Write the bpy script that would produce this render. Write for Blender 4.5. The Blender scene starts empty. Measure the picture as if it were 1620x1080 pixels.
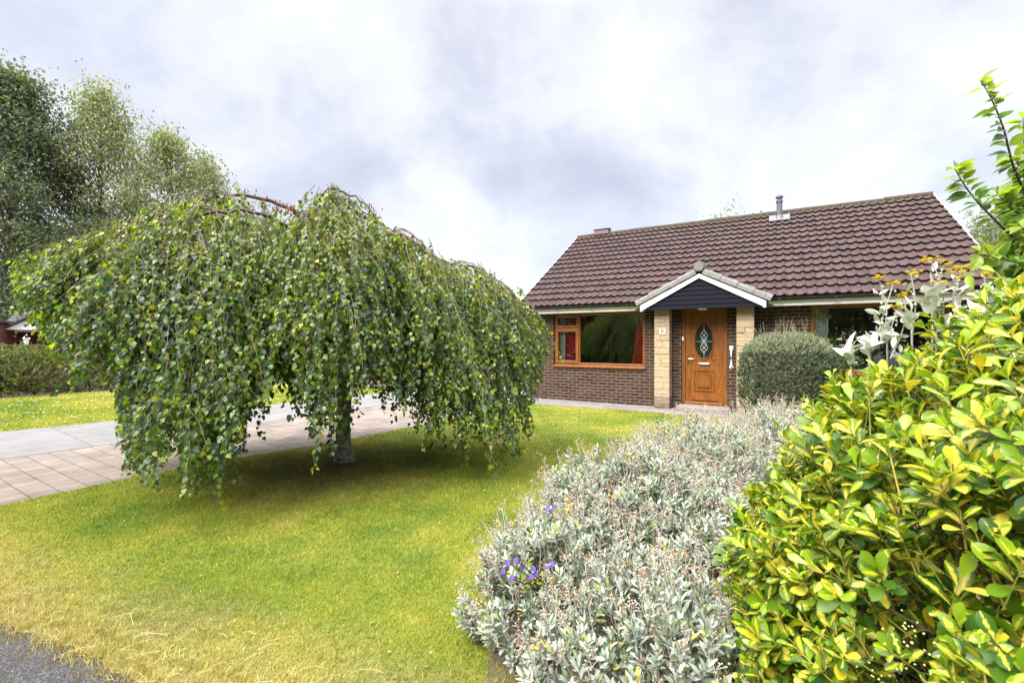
import bpy, bmesh, math, random
import numpy as np
from mathutils import Vector, Matrix, noise as mn
S = bpy.context.scene
C = S.collection
R = math.radians
random.seed(5)
rng = np.random.default_rng(12)
PI = math.pi

# ------------------------------------------------------------------ camera, sky, sun
cam = bpy.data.objects.new('camera', bpy.data.cameras.new('camera'))
C.objects.link(cam); S.camera = cam
cam.location = (0, 0, 1.5); cam.rotation_euler = (R(90), 0, 0)
cam.data.lens = 16; cam.data.sensor_width = 36
cam.data.clip_start = 0.05; cam.data.clip_end = 2000
cam.data.dof.use_dof = True; cam.data.dof.focus_distance = 6.0; cam.data.dof.aperture_fstop = 7.1

SUN_EL, SUN_AZ = R(50), R(230)            # azimuth clockwise from +Y
SUN_DIR = Vector((math.sin(SUN_AZ)*math.cos(SUN_EL), math.cos(SUN_AZ)*math.cos(SUN_EL), math.sin(SUN_EL)))

def nd(nt, typ, ins=None, **props):
    n = nt.nodes.new(typ)
    for k, v in props.items(): setattr(n, k, v)
    for k, v in (ins or {}).items():
        s = n.inputs[k]
        if isinstance(v, bpy.types.NodeSocket): nt.links.new(v, s)
        else: s.default_value = v
    return n
def math_(nt, op, a, b=0.0, c=0.0, clamp=False):
    return nd(nt, 'ShaderNodeMath', {0: a, 1: b, 2: c}, operation=op, use_clamp=clamp).outputs[0]
def ramp(nt, fac, stops):
    n = nt.nodes.new('ShaderNodeValToRGB'); nt.links.new(fac, n.inputs[0])
    e = n.color_ramp.elements
    while len(e) < len(stops): e.new(0.5)
    for i, (p, c) in enumerate(stops):
        e[i].position = p
        e[i].color = (c, c, c, 1) if isinstance(c, (int, float)) else (*c, 1)
    return n.outputs[0]
def mix(nt, fac, a, b, mode='MIX'):
    n = nt.nodes.new('ShaderNodeMix'); n.data_type = 'RGBA'; n.blend_type = mode
    for s, v in ((n.inputs[0], fac), (n.inputs[6], a), (n.inputs[7], b)):
        if isinstance(v, bpy.types.NodeSocket): nt.links.new(v, s)
        elif s == n.inputs[0]: s.default_value = v
        else: s.default_value = (*v, 1) if len(v) == 3 else v
    return n.outputs[2]
def noise(nt, vec, scale, detail=4, rough=0.55, dist=0.0):
    n = nd(nt, 'ShaderNodeTexNoise', {'Scale': scale, 'Detail': detail, 'Roughness': rough, 'Distortion': dist})
    if vec is not None: nt.links.new(vec, n.inputs['Vector'])
    return n.outputs['Fac']

W = bpy.data.worlds.new('World'); S.world = W; W.use_nodes = True
nt = W.node_tree; nt.nodes.clear()
sky = nd(nt, 'ShaderNodeTexSky', sky_type='NISHITA', sun_disc=False)
sky.sun_elevation = SUN_EL; sky.sun_rotation = SUN_AZ
tc = nd(nt, 'ShaderNodeTexCoord').outputs['Generated']
sep = nd(nt, 'ShaderNodeSeparateXYZ', {0: tc})
zz = math_(nt, 'MAXIMUM', sep.outputs[2], 0.0)
den = math_(nt, 'ADD', zz, 0.55)
cx = math_(nt, 'DIVIDE', sep.outputs[0], den); cy = math_(nt, 'DIVIDE', sep.outputs[1], den)
cv = nd(nt, 'ShaderNodeCombineXYZ', {0: cx, 1: cy, 2: 10.0}).outputs[0]  # cloud sheet seen in perspective
n1 = noise(nt, cv, 2.6, 10, 0.60, 0.25)
cv2 = nd(nt, 'ShaderNodeVectorMath', {0: cv, 1: (7.3, 2.2, 0)}, operation='ADD').outputs[0]
n2 = noise(nt, cv2, 1.3, 3, 0.5, 0.2)
nn = math_(nt, 'ADD', math_(nt, 'MULTIPLY', n1, 0.62), math_(nt, 'MULTIPLY', n2, 0.38))
cloud = ramp(nt, nn, [(0.34, (0.86, 0.86, 1.00)), (0.44, (1.06, 1.07, 1.20)), (0.50, (1.28, 1.28, 1.36)), (0.58, (1.46, 1.46, 1.50))])
hor = ramp(nt, zz, [(0.0, 1.0), (0.30, 0.0)])
cloud = mix(nt, math_(nt, 'MULTIPLY', hor, 0.5), cloud, (1.48, 1.48, 1.53))
zb = nd(nt, 'ShaderNodeMapRange', {'Value': zz, 'From Min': 0.58, 'From Max': 0.85, 'To Min': 1.0, 'To Max': 6.5}, interpolation_type='SMOOTHSTEP').outputs[0]
cloud = nd(nt, 'ShaderNodeVectorMath', {0: cloud, 3: zb}, operation='SCALE').outputs[0]
skyc = mix(nt, 0.93, sky.outputs[0], cloud)
bg = nd(nt, 'ShaderNodeBackground', {'Color': skyc, 'Strength': 0.1})
out = nd(nt, 'ShaderNodeOutputWorld', {'Surface': bg.outputs[0]})

sun = bpy.data.objects.new('sun', bpy.data.lights.new('sun', 'SUN')); C.objects.link(sun)
sun.data.energy = 1.5; sun.data.angle = R(45); sun.data.color = (1.0, 0.96, 0.9)
sun.rotation_euler = SUN_DIR.to_track_quat('Z', 'Y').to_euler()
S.view_settings.view_transform = 'Standard'; S.view_settings.look = 'None'
S.view_settings.exposure = 2.8; S.view_settings.gamma = 1.0
S.cycles.max_bounces = 8; S.cycles.transparent_max_bounces = 8
try: S.cycles.use_denoising = True
except Exception: pass

# ------------------------------------------------------------------ material helpers
def newmat(name):
    m = bpy.data.materials.new(name); m.use_nodes = True
    t = m.node_tree; t.nodes.clear()
    p = nd(t, 'ShaderNodeBsdfPrincipled'); o = nd(t, 'ShaderNodeOutputMaterial', {'Surface': p.outputs[0]})
    return m, t, p, o
def setb(t, p, **kw):
    for k, v in kw.items():
        k = k.replace('_', ' ')
        if isinstance(v, bpy.types.NodeSocket): t.links.new(v, p.inputs[k])
        elif isinstance(v, tuple) and len(v) == 3: p.inputs[k].default_value = (*v, 1)
        else: p.inputs[k].default_value = v
def bump(t, p, h, strength=0.3, dist=0.01):
    b = nd(t, 'ShaderNodeBump', {'Height': h, 'Strength': strength, 'Distance': dist})
    t.links.new(b.outputs[0], p.inputs['Normal'])
def pos(t): return nd(t, 'ShaderNodeNewGeometry').outputs['Position']
def objc(t): return nd(t, 'ShaderNodeTexCoord').outputs['Object']
def attr(t, name): return nd(t, 'ShaderNodeAttribute', attribute_name=name)
def plain(name, col, rough=0.5, var=0.12, scale=8, metal=0.0, bmp=0.0, bscale=60, spec=0.5):
    m, t, p, o = newmat(name)
    f = noise(t, pos(t), scale, 5)
    lo = tuple(c*(1-var*1.6) for c in col); hi = tuple(min(1, c*(1+var*1.6)) for c in col)
    setb(t, p, Base_Color=ramp(t, f, [(0.3, lo), (0.7, hi)]), Roughness=rough, Metallic=metal)
    p.inputs['Specular IOR Level'].default_value = spec
    if bmp: bump(t, p, noise(t, pos(t), bscale, 4), bmp, 0.01)
    return m
def leafmat(name, rough=0.42, trans=0.35, tint=(1.5, 1.5, 0.55), spec=0.4, var=0.25):
    m, t, p, o = newmat(name)
    a = attr(t, 'col').outputs['Color']
    f = noise(t, pos(t), 90, 2)
    c = mix(t, 1.0, a, ramp(t, f, [(0.3, 1-var), (0.7, 1+var*0.6)]), 'MULTIPLY')
    setb(t, p, Base_Color=c, Roughness=rough); p.inputs['Specular IOR Level'].default_value = spec
    tr = nd(t, 'ShaderNodeBsdfTranslucent', {'Color': mix(t, 1.0, c, tint, 'MULTIPLY')})
    ms = nd(t, 'ShaderNodeMixShader', {0: trans, 1: p.outputs[0], 2: tr.outputs[0]})
    t.links.new(ms.outputs[0], o.inputs['Surface'])
    return m

# ------------------------------------------------------------------ mesh helpers
def tag(o, label=None, cat=None, group=None, kind=None):
    if label: o['label'] = label
    if cat: o['category'] = cat
    if group: o['group'] = group
    if kind: o['kind'] = kind
    return o
def empty(name, loc=(0, 0, 0), rz=0, label=None, cat=None, group=None):
    o = bpy.data.objects.new(name, None); C.objects.link(o)
    o.location = loc; o.rotation_euler = (0, 0, rz); o.empty_display_size = 0.2
    return tag(o, label, cat, group)
def link(name, me, mats, parent=None):
    o = bpy.data.objects.new(name, me); C.objects.link(o)
    for m in (mats if isinstance(mats, (list, tuple)) else [mats]): me.materials.append(m)
    if parent: o.parent = parent
    return o

class Acc:
    """gathers geometry as numpy arrays, then links it as ONE mesh object"""
    def __init__(s): s.v = []; s.f = []; s.col = []; s.uv = []; s.n = 0; s.mi = []
    def add(s, v, f, col=(0.5, 0.5, 0.5), uv=None, mi=0):
        v = np.asarray(v, float); k = len(v)
        s.v.append(v)
        for a in f:
            a = np.asarray(a, int)
            if a.size: s.f.append(a + s.n); s.mi.append(np.full(len(a), mi))
        c = np.asarray(col, float)
        s.col.append(np.tile(c, (k, 1)) if c.ndim == 1 else c)
        s.uv.append(np.zeros((k, 2)) if uv is None else np.asarray(uv, float))
        s.n += k
    def inst(s, tv, tf, tuv, X, Y, Z, P, scale, col):
        """template verts placed N times with frame X,Y,Z at P"""
        N = len(P)
        if N == 0: return
        sc = np.asarray(scale, float)
        if sc.ndim == 1: sc = sc[:, None]*np.ones((1, 3))
        t = tv[None] * sc[:, None, :]
        v = t[..., 0:1]*X[:, None] + t[..., 1:2]*Y[:, None] + t[..., 2:3]*Z[:, None] + P[:, None]
        k = len(tv); off = (np.arange(N)*k)[:, None, None]
        fs = [(np.asarray(a)[None] + off).reshape(-1, np.asarray(a).shape[1]) for a in tf]
        s.add(v.reshape(-1, 3), fs, np.repeat(col, k, axis=0), np.tile(tuv, (N, 1)))
    def tube(s, pts, rad, sides=6, col=(0.5, 0.5, 0.5), cap=True, mi=0):
        pts = np.asarray(pts, float); n = len(pts)
        rad = np.broadcast_to(np.asarray(rad, float), (n,))
        T = np.gradient(pts, axis=0); T /= np.linalg.norm(T, axis=1)[:, None] + 1e-9
        ref = np.array([0.0, 0, 1]) if abs(T[:, 2]).mean() < 0.8 else np.array([1.0, 0, 0])
        A = np.cross(T, ref); A /= np.linalg.norm(A, axis=1)[:, None] + 1e-9
        B = np.cross(T, A)
        th = np.arange(sides)*2*PI/sides
        v = pts[:, None] + rad[:, None, None]*(np.cos(th)[None, :, None]*A[:, None] + np.sin(th)[None, :, None]*B[:, None])
        i = np.arange(n-1)[:, None]*sides; j = np.arange(sides)[None]; j2 = (j+1) % sides
        q = np.stack([i+j, i+j2, i+sides+j2, i+sides+j], -1).reshape(-1, 4)
        L = np.concatenate([[0], np.cumsum(np.linalg.norm(np.diff(pts, axis=0), axis=1))])
        uv = np.stack([np.tile(np.arange(sides)/sides, n), np.repeat(L, sides)], -1)
        V = v.reshape(-1, 3); fs = [q]
        if cap:
            V = np.vstack([V, pts[:1], pts[-1:]]); uv = np.vstack([uv, [[0, 0], [0, L[-1]]]])
            a = n*sides; jj = np.arange(sides); k2 = (jj+1) % sides
            fs.append(np.stack([np.full(sides, a), k2, jj], -1))
            fs.append(np.stack([np.full(sides, a+1), (n-1)*sides+jj, (n-1)*sides+k2], -1))
        s.add(V, fs, col, uv, mi)
    def box(s, x0, y0, z0, x1, y1, z1, col=(0.5, 0.5, 0.5), mi=0):
        v = [(x, y, z) for z in (z0, z1) for y in (y0, y1) for x in (x0, x1)]
        f = [(0, 2, 3, 1), (4, 5, 7, 6), (0, 1, 5, 4), (2, 6, 7, 3), (0, 4, 6, 2), (1, 3, 7, 5)]
        # separate verts per face so that uv = metres on each face
        V = []; U = []; F = []
        for k, q in enumerate(f):
            ax = (2, 2, 1, 1, 0, 0)[k]
            for i in q:
                p = v[i]; V.append(p)
                U.append((p[0], p[1]) if ax == 2 else ((p[0], p[2]) if ax == 1 else (p[1], p[2])))
            F.append((4*k, 4*k+1, 4*k+2, 4*k+3))
        s.add(V, [F], col, U, mi)
    def poly(s, pts, mi=0, col=(0.5, 0.5, 0.5), uv=None):
        s.add(pts, [[tuple(range(len(pts)))]], col, uv, mi)
    def prism(s, pts, d, mi=0, col=(0.5, 0.5, 0.5)):
        """planar polygon pts extruded along vector d"""
        p = np.asarray(pts, float); n = len(p); d = np.asarray(d, float)
        s.poly(p, mi, col); s.poly((p + d)[::-1], mi, col)
        for i in range(n):
            a, b = p[i], p[(i+1) % n]
            s.poly([a, a + d, b + d, b], mi, col)
    def build(s, name, mats, parent=None, smooth=False, bevel=0.0):
        me = bpy.data.meshes.new(name)
        V = np.concatenate(s.v); me.vertices.add(len(V)); me.vertices.foreach_set('co', V.astype(np.float32).ravel())
        tot = np.concatenate([np.full(len(a), a.shape[1]) for a in s.f])
        idx = np.concatenate([a.ravel() for a in s.f])
        me.loops.add(len(idx)); me.loops.foreach_set('vertex_index', idx.astype(np.int32))
        me.polygons.add(len(tot)); st = np.concatenate([[0], np.cumsum(tot)[:-1]])
        me.polygons.foreach_set('loop_start', st.astype(np.int32)); me.polygons.foreach_set('loop_total', tot.astype(np.int32))
        me.polygons.foreach_set('material_index', np.concatenate(s.mi).astype(np.int32))
        me.polygons.foreach_set('use_smooth', np.full(len(tot), smooth))
        a = me.attributes.new('col', 'FLOAT_COLOR', 'POINT')
        c = np.concatenate(s.col); a.data.foreach_set('color', np.hstack([c, np.ones((len(c), 1))]).astype(np.float32).ravel())
        u = me.attributes.new('luv', 'FLOAT2', 'POINT'); u.data.foreach_set('vector', np.concatenate(s.uv).astype(np.float32).ravel())
        me.update(calc_edges=True); me.validate()
        o = link(name, me, mats, parent)
        if bevel:
            b = o.modifiers.new('bevel', 'BEVEL'); b.width = bevel; b.segments = 2; b.limit_method = 'ANGLE'
            w = o.modifiers.new('weld', 'WELD'); w.merge_threshold = 1e-4
            o.modifiers.move(1, 0)
        return o

def unit(a): return a/(np.linalg.norm(a, axis=-1, keepdims=True) + 1e-9)
def frames(D, Nh):
    Y = unit(D); X = unit(np.cross(Y, Nh)); Z = np.cross(X, Y)
    return X, Y, Z
def leaf_t(prof, fold=0.25, curl=0.15):
    """prof = [(v, half width)...]; returns verts, faces, uv of a folded, curled leaf of length 1"""
    V = []; U = []; F3 = []; F4 = []
    rows = []
    for v, w in prof:
        z = -curl*v*v
        if w == 0: rows.append([len(V)]); V.append((0, v, z)); U.append((0, v))
        else:
            k = len(V); rows.append([k, k+1, k+2])
            V += [(-w, v, z + fold*w), (0, v, z), (w, v, z + fold*w)]; U += [(-1, v), (0, v), (1, v)]
    for a, b in zip(rows[:-1], rows[1:]):
        if len(a) == 1: F3 += [(a[0], b[1], b[0]), (a[0], b[2], b[1])]
        elif len(b) == 1: F3 += [(a[0], a[1], b[0]), (a[1], a[2], b[0])]
        else: F4 += [(a[0], a[1], b[1], b[0]), (a[1], a[2], b[2], b[1])]
    return np.array(V, float), [f for f in (F3, F4) if f], np.array(U, float)
BIRCH = leaf_t([(0, 0.0), (0.14, 0.30), (0.34, 0.42), (0.62, 0.24), (1, 0)], 0.22, 0.12)
OBOV = leaf_t([(0, 0.03), (0.25, 0.12), (0.5, 0.225), (0.72, 0.255), (0.88, 0.2), (0.97, 0.09), (1, 0)], 0.3, 0.25)
LANC = leaf_t([(0, 0.02), (0.25, 0.15), (0.5, 0.2), (0.75, 0.15), (0.92, 0.07), (1, 0)], 0.35, 0.1)
OVATE = leaf_t([(0, 0.02), (0.18, 0.2), (0.4, 0.29), (0.62, 0.24), (0.82, 0.12), (1, 0)], 0.3, 0.22)
DIAM = leaf_t([(0, 0), (0.45, 0.3), (1, 0)], 0.25, 0.1)
OCT = (np.array([(1, 0, 0), (-1, 0, 0), (0, 1, 0), (0, -1, 0), (0, 0, 1), (0, 0, -1)], float),
       [[(0, 2, 4), (2, 1, 4), (1, 3, 4), (3, 0, 4), (2, 0, 5), (1, 2, 5), (3, 1, 5), (0, 3, 5)]], np.zeros((6, 2)))
def vary(n, base, amt=0.25, hue=0.12):
    b = np.asarray(base, float)
    c = (b[None] if b.ndim == 1 else b)*(1 + amt*rng.uniform(-1, 1, (n, 1)))*(1 + hue*rng.uniform(-1, 1, (n, 3)))
    return np.clip(c, 0.001, 1)
def rdir(n): return unit(rng.normal(size=(n, 3)))
def scatter(acc, T, P, D, Nh, size, col):
    X, Y, Z = frames(D, Nh); acc.inst(*T, X, Y, Z, P, size, col)
def inpoly(x, y, pg):
    r = np.zeros(len(x), bool); n = len(pg)
    for i in range(n):
        (x0, y0), (x1, y1) = pg[i], pg[(i+1) % n]
        if y0 == y1: continue
        r ^= ((y0 > y) != (y1 > y)) & (x < (x1-x0)*(y-y0)/(y1-y0) + x0)
    return r

# ------------------------------------------------------------------ the ground
HX, HY = 4.15, 9.95; HR = math.atan2(-720, 1240)
ex, ey = math.cos(HR), math.sin(HR); nx, ny = -math.sin(HR), math.cos(HR)
def hp(s, t): return (HX + s*ex + t*nx, HY + s*ey + t*ny)

m_soil = plain('soil', (0.09, 0.065, 0.045), 0.95, 0.35, 6, bmp=0.8, bscale=30)
def flat(name, pts, z, mat):
    a = Acc(); a.poly([(x, y, z) for x, y in pts]); o = a.build(name, mat); tag(o, kind='structure'); return o
flat('ground', [(-900, -900), (900, -900), (900, 900), (-900, 900)], -0.03, m_soil)

def lawn_color(t):
    P = pos(t)
    big = noise(t, P, 0.55, 3, 0.5); mid = noise(t, P, 2.3, 4, 0.6); fine = noise(t, P, 14, 4, 0.7)
    f = math_(t, 'ADD', math_(t, 'MULTIPLY', big, 0.55), math_(t, 'ADD', math_(t, 'MULTIPLY', mid, 0.35), math_(t, 'MULTIPLY', fine, 0.12)))
    c = ramp(t, f, [(0.38, (0.10, 0.165, 0.012)), (0.46, (0.165, 0.22, 0.014)), (0.54, (0.245, 0.27, 0.024)), (0.64, (0.36, 0.325, 0.07))])
    sp = nd(t, 'ShaderNodeSeparateXYZ', {0: P})
    # dry straw edge along the road, tired patch round the birch
    e = math_(t, 'ADD', math_(t, 'MULTIPLY', sp.outputs[0], 0.365), math_(t, 'MULTIPLY', sp.outputs[1], 0.931))
    e = math_(t, 'ADD', e, math_(t, 'MULTIPLY', mid, 0.9))
    dry = nd(t, 'ShaderNodeMapRange', {'Value': e, 'From Min': 1.75, 'From Max': 2.45, 'To Min': 0.6, 'To Max': 0.0}).outputs[0]
    c = mix(t, dry, c, ramp(t, fine, [(0.35, (0.30, 0.19, 0.06)), (0.6, (0.50, 0.40, 0.17))]))
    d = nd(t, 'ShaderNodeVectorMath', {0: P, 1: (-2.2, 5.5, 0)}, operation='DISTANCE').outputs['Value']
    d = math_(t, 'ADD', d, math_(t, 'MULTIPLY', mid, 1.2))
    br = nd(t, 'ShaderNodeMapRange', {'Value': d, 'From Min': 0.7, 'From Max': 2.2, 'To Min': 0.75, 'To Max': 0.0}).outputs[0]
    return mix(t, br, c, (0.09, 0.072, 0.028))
m_lawn, t, p, o_ = newmat('lawn_soil')
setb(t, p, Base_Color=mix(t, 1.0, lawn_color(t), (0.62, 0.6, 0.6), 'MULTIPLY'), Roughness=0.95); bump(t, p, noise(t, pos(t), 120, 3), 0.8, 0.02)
m_grass, t, p, o_ = newmat('grass_blades')
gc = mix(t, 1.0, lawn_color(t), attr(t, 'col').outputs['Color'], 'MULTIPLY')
setb(t, p, Base_Color=gc, Roughness=0.6); p.inputs['Specular IOR Level'].default_value = 0.25
tr = nd(t, 'ShaderNodeBsdfTranslucent', {'Color': gc}); ms = nd(t, 'ShaderNodeMixShader', {0: 0.4, 1: p.outputs[0], 2: tr.outputs[0]})
t.links.new(ms.outputs[0], o_.inputs['Surface'])

def ragged(pts, amp, step=0.05, near=9.0):
    g = np.random.default_rng(3); out = []
    for (x0, y0), (x1, y1) in zip(pts[:-1], pts[1:]):
        L = math.hypot(x1-x0, y1-y0); n = max(1, int(L/step)) if min(abs(x0), abs(x1)) < near else 1
        for k in range(n):
            f = k/n; q = g.normal(0, amp) if (k or out) else 0
            out.append((x0 + (x1-x0)*f + q*0.36, y0 + (y1-y0)*f + q*0.93))
    return out + [pts[-1]]
DR_R = [(-5.6, 2.75), (-4.67, 4.15), (-4.22, 4.98), (-3.52, 5.9), (-2.66, 6.79), (-1.8, 7.97), (-0.95, 9.2), (-0.45, 10.3)]
DR_L = [(-8.6, 2.75), (-6.53, 5.81), (-5.83, 6.71), (-4.69, 8.24), (-4.19, 9.15), (-1.2, 13.4), (2.0, 18.2)]
SL_L = [(-12.3, 3.6), (-8.5, 7.55), (-7.3, 8.85), (-3.4, 13.8), (0.2, 18.9)]
ROADE = [(-16, 7.3), (-8, 4.4), (-5.6, 3.55), (-3.6, 2.72), (-2.79, 2.46), (-2.27, 2.27), (-1.95, 2.15), (-1.66, 2.0), (-0.9, 1.76), (0.4, 1.3), (4, -0.1), (12, -3)]
PATH_F = [hp(-4.6, -1.0), hp(-3.9, -1.05), hp(-1.8, -0.85), hp(-0.55, -0.9), hp(2.0, -0.95), hp(4.6, -0.95)]
ROADR = ragged([(-5.6, 3.55), (-3.6, 2.72), (-2.79, 2.46), (-2.27, 2.27), (-1.95, 2.15), (-1.66, 2.0), (-0.9, 1.76), (0.4, 1.3)], 0.011)
lawn_poly = [(-5.45, 3.5)] + DR_R[1:] + [(0.0, 10.75)] + PATH_F[1:] + [hp(9, -1), (13, 0), (12, -2.9), (4, -0.1)] + ROADR[::-1]
flat('lawn', lawn_poly, 0.0, m_lawn)
left_lawn = [(-14.8, 9.0), (-11.5, 4.5), (-8.5, 7.55), (-7.3, 8.85), (-3.4, 13.8), (-8, 17), (-12.1, 13.9), (-13.0, 12.9), (-13.5, 11.8)]
flat('side_lawn', left_lawn, 0.0, m_lawn)

# road
m_road, t, p, _ = newmat('asphalt')
P = pos(t); f1 = noise(t, P, 70, 3, 0.7); f2 = noise(t, P, 5, 4); vor = nd(t, 'ShaderNodeTexVoronoi', {'Scale': 110.0, 'Vector': P})
c = ramp(t, f1, [(0.35, (0.018, 0.017, 0.018)), (0.55, (0.055, 0.053, 0.058)), (0.7, (0.15, 0.147, 0.152))])
c = mix(t, ramp(t, f2, [(0.48, 0.0), (0.6, 0.7)]), c, (0.03, 0.026, 0.016))
sp = nd(t, 'ShaderNodeSeparateXYZ', {0: P})
e = math_(t, 'ADD', math_(t, 'ADD', math_(t, 'MULTIPLY', sp.outputs[0], 0.365), math_(t, 'MULTIPLY', sp.outputs[1], 0.931)), math_(t, 'MULTIPLY', f2, 0.5))
c = mix(t, nd(t, 'ShaderNodeMapRange', {'Value': e, 'From Min': 1.35, 'From Max': 1.62, 'To Min': 0.0, 'To Max': 0.85}).outputs[0], c, ramp(t, f1, [(0.35, (0.02, 0.015, 0.008)), (0.65, (0.075, 0.055, 0.03))]))
setb(t, p, Base_Color=c, Roughness=0.85); bump(t, p, vor.outputs['Distance'], 0.9, 0.012)
flat('road', [(-16, 7.9), (-8, 5.0), (-5.6, 4.1), (-1.5, 2.5), (0.4, 1.9), (4, 0.4), (12, -2.6)] + [(12, -60), (-60, -60), (-60, 22)], -0.004, m_road)

# driveway of block paving
m_drive, t, p, _ = newmat('block_paving')
P = pos(t); mp = nd(t, 'ShaderNodeMapping', {'Vector': P, 'Rotation': (0, 0, R(32))})
bt = nd(t, 'ShaderNodeTexBrick', {'Vector': mp.outputs[0], 'Scale': 1.0, 'Brick Width': 0.21, 'Row Height': 0.21, 'Mortar Size': 0.0065, 'Mortar Smooth': 0.3,
        'Color1': (0.125, 0.097, 0.079, 1), 'Color2': (0.20, 0.162, 0.132, 1), 'Mortar': (0.045, 0.034, 0.026, 1)})
bt.offset = 0.5
def joints(row): return nd(t, 'ShaderNodeTexBrick', {'Vector': mp.outputs[0], 'Scale': 1.0, 'Brick Width': 300.0, 'Row Height': row, 'Mortar Size': 0.007, 'Mortar Smooth': 0.2}).outputs['Fac']
sx_ = nd(t, 'ShaderNodeSeparateXYZ', {0: mp.outputs[0]})
dash = math_(t, 'GREATER_THAN', math_(t, 'FRACT', math_(t, 'MULTIPLY', sx_.outputs[0], 1/0.44)), 0.64)
jn = math_(t, 'MAXIMUM', joints(0.42), math_(t, 'MULTIPLY', joints(0.21), dash))
c = mix(t, math_(t, 'MULTIPLY', jn, 0.85), bt.outputs['Color'], (0.035, 0.026, 0.018))
bt2 = nd(t, 'ShaderNodeMath', {0: jn, 1: 1.0}, operation='MULTIPLY')
c = mix(t, 0.35, c, ramp(t, noise(t, P, 1.4, 5, 0.6), [(0.38, (0.075, 0.06, 0.05)), (0.6, (0.22, 0.186, 0.155))]))
setb(t, p, Base_Color=c, Roughness=0.9)
bump(t, p, math_(t, 'ADD', math_(t, 'MULTIPLY', bt2.outputs[0], -1.0), math_(t, 'ADD', math_(t, 'MULTIPLY', bt.outputs['Fac'], -0.8), math_(t, 'MULTIPLY', noise(t, P, 60), 0.25))), 0.6, 0.008)
flat('driveway', DR_R + [(-0.45, 12.4), hp(-4.5, 0.2), hp(-4.5, 7.8)] + DR_L[::-1], -0.004, m_drive)
m_slab, t, p, _ = newmat('concrete_slabs')
P = pos(t); mp = nd(t, 'ShaderNodeMapping', {'Vector': P, 'Rotation': (0, 0, R(35))})
bt = nd(t, 'ShaderNodeTexBrick', {'Vector': mp.outputs[0], 'Scale': 1.0, 'Brick Width': 1.9, 'Row Height': 0.95, 'Mortar Size': 0.012, 'Color1': (0.125, 0.122, 0.118, 1), 'Color2': (0.165, 0.162, 0.157, 1), 'Mortar': (0.06, 0.057, 0.05, 1)})
c = mix(t, 0.4, bt.outputs['Color'], ramp(t, noise(t, P, 2.2, 6, 0.65), [(0.35, (0.085, 0.082, 0.08)), (0.65, (0.18, 0.175, 0.17))]))
setb(t, p, Base_Color=c, Roughness=0.9); bump(t, p, noise(t, P, 40), 0.3, 0.005)
flat('slab_strip', DR_L + SL_L[::-1], 0.0, m_slab)
m_path, t, p, _ = newmat('path_slabs')
P = objc(t); mp = nd(t, 'ShaderNodeMapping', {'Vector': P, 'Rotation': (0, 0, -HR)})
bt = nd(t, 'ShaderNodeTexBrick', {'Vector': mp.outputs[0], 'Scale': 1.0, 'Brick Width': 0.75, 'Row Height': 0.6, 'Mortar Size': 0.009, 'Color1': (0.14, 0.128, 0.12, 1), 'Color2': (0.20, 0.185, 0.175, 1), 'Mortar': (0.06, 0.055, 0.045, 1)})
c = mix(t, 0.35, bt.outputs['Color'], ramp(t, noise(t, P, 3.2, 6, 0.65), [(0.35, (0.10, 0.094, 0.086)), (0.65, (0.23, 0.215, 0.2))]))
setb(t, p, Base_Color=c, Roughness=0.9)
a = Acc(); a.prism([(x, y, 0.012) for x, y in [(-0.45, 10.95), (0.0, 10.74)] + PATH_F[1:] + [hp(4.6, 0.05), hp(-4.4, 0.05), (-0.45, 12.4)]], (0, 0, -0.05))
tag(a.build('path', m_path), kind='structure')

E_front = [((0.66, 1.75, 0), (0.60, 0.5, 0.5)), ((0.38, 2.4, 0), (0.60, 0.55, 0.56)), ((0.85, 2.95, 0), (0.78, 0.7, 0.73)), ((1.1, 2.3, 0), (0.6, 0.6, 0.62))]
E_rear = [((1.55, 3.75, 0), (0.8, 0.75, 0.76)), ((2.5, 4.6, 0), (0.95, 0.8, 0.70)), ((3.4, 5.5, 0), (0.9, 0.8, 0.66))]
EH = [((1.59, 1.02, 0.5), (0.91, 1.0, 1.03)), ((1.8, 0.95, 0.62), (0.8, 0.9, 1.12))]
BEDS = E_front + E_rear + EH
bedp = [(-0.1, 1.55), (-0.12, 2.5), (0.25, 3.0), (0.5, 3.5), (0.95, 4.1), (1.9, 5.0), (2.8, 6.0), (4.2, 7.2), (5.6, 8.2), (7.4, 7.2), (5.0, 4.0), (3.0, 1.0), (2.2, 0.2), (0.75, 0.5)]
flat('flower_bed', bedp, 0.004, m_soil)
m_col = leafmat('tinted_petals', 0.7, 0.1, (1, 1, 1), 0.2)
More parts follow.
